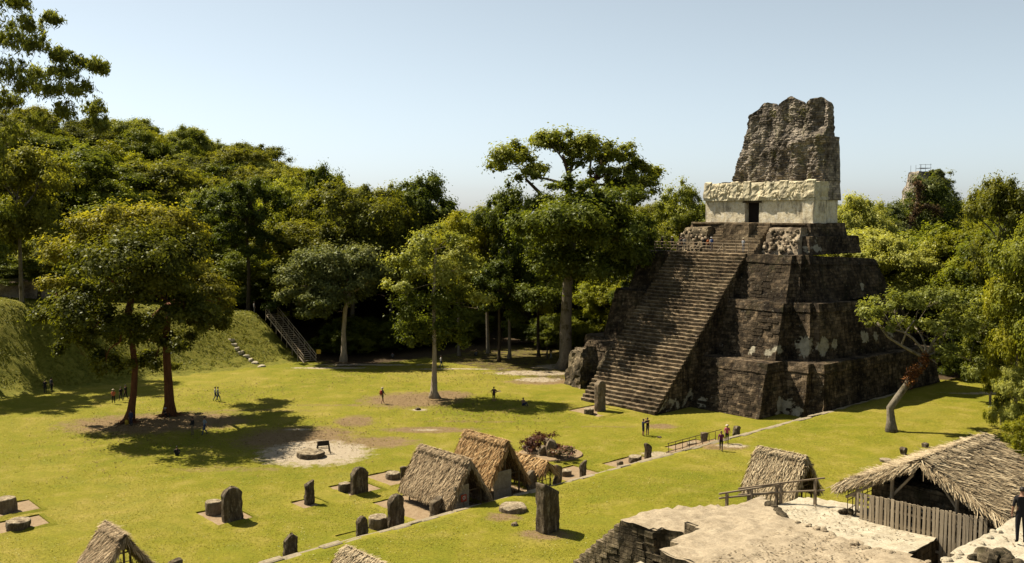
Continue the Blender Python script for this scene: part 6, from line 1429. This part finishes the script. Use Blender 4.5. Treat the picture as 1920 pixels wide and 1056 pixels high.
person(at(1214, 817), 0.5, 'tall person in black shirt and khaki shorts being hugged', shirt=DK, pants=(0.13, 0.12, 0.07), shorts=True, h=1.74, seed=17, arms='photo')
person(at(1352, 846, 0.8), 2.9, 'woman in purple jacket and black trousers walking up to the lawn', 'walk', shirt=PU, pants=DK, h=1.72, seed=18, sleeves=True)
person(at(1363, 832, 0.8), 2.9, 'woman in pink sleeveless top and dark capri trousers', 'walk', shirt=PK, pants=DK, hair='hairl', hat=(0.6, 0.5, 0.4), h=1.68, seed=19)
person(W(52.3, -46.75, 11.06), -0.25, 'man in black T-shirt and dark jeans seen from behind at the right edge', shirt=(0.014, 0.014, 0.016), pants=(0.013, 0.014, 0.019), skin='skin', h=1.74, seed=20)
person(at(827, 690), -1.4, 'person in white walking in the forest shade behind the lone trunk', 'walk', shirt=WH, pants=BL, h=1.7, seed=21)
person(at(736, 672), 0.0, 'person sitting in deep shade left of the lone tree', 'sit', shirt=GR, pants=DK, seed=22)
person(at(893, 668), 0.3, 'person sitting in deep shade right of the lone tree', 'sit', shirt=GR, pants=DK, seed=23)
person(at(1026, 672), 1.2, 'person in grey standing under the trees left of the ceiba trunk', shirt=GR, pants=(0.05, 0.05, 0.06), h=1.7, seed=24)
person(at(1033, 674), -1.2, 'person in pale trousers near the ceiba trunk', 'walk', shirt=DK, pants=(0.30, 0.28, 0.24), h=1.68, seed=25)
person(W(-68.4, -10.2, 6.1), -1.0, 'person in grey at the head of the wooden stairs', shirt=(0.25, 0.24, 0.22), pants=GR, h=1.7, seed=26)
person(W(-66.8, -8.6, 6.0), -0.8, 'person in green top coming down the wooden stairs', shirt=(0.03, 0.16, 0.07), pants=(0.30, 0.28, 0.24), h=1.66, seed=27)
# crowd at the head of the temple stairs
z = 16.42
for (u, v, fc, lab, kw) in [
    (-13.3, 17.3, 0.6, 'person in black at the far left of the temple platform', dict(shirt=DK, pants=DK)),
    (-11.9, 17.6, 2.5, 'person in dark clothes and pale cap on the temple platform', dict(shirt=DK, pants=DK, hat=(0.5, 0.47, 0.42))),
    (-10.8, 18.0, 1.0, 'person in dark brown crowding at the temple barrier', dict(shirt=(0.06, 0.04, 0.03), pants=DK)),
    (-10.4, 17.3, 2.0, 'person in black leaning at the temple barrier', dict(shirt=DK, pants=DK)),
    (-9.7, 17.2, -0.5, 'person in pale grey top beside the barrier brace', dict(shirt=(0.30, 0.28, 0.26), pants=GR)),
    (-8.9, 18.4, 3.0, 'person in straw hat behind the temple barrier', dict(shirt=KH, pants=DK, hat=(0.5, 0.42, 0.28))),
    (-7.55, 18.2, 2.6, 'person in black sleeveless shirt behind the temple barrier', dict(shirt=DK, pants=DK)),
    (-6.95, 18.3, 2.8, 'person in orange top behind the temple barrier', dict(shirt=(0.60, 0.17, 0.05), pants=DK, h=1.6)),
    (-6.3, 18.0, 0.2, 'person in white shirt with blue pack behind the temple barrier', dict(shirt=WH, pants=BL, hat=WH)),
    (-1.35, 17.4, -1.0, 'person in pale shirt and hat standing alone at right on the temple platform', dict(shirt=(0.33, 0.34, 0.36), pants=(0.20, 0.20, 0.22), hat=(0.62, 0.52, 0.34), sleeves=True)),
]: person(W(u, v, z), fc, lab, group='visitors on the temple platform', seed=int(u * 10), **kw)
backpack(W(-6.3, 18.0, z), 0.2, (0.05, 0.09, 0.25), 'blue backpack of the white shirted person on the temple')
finish_people()
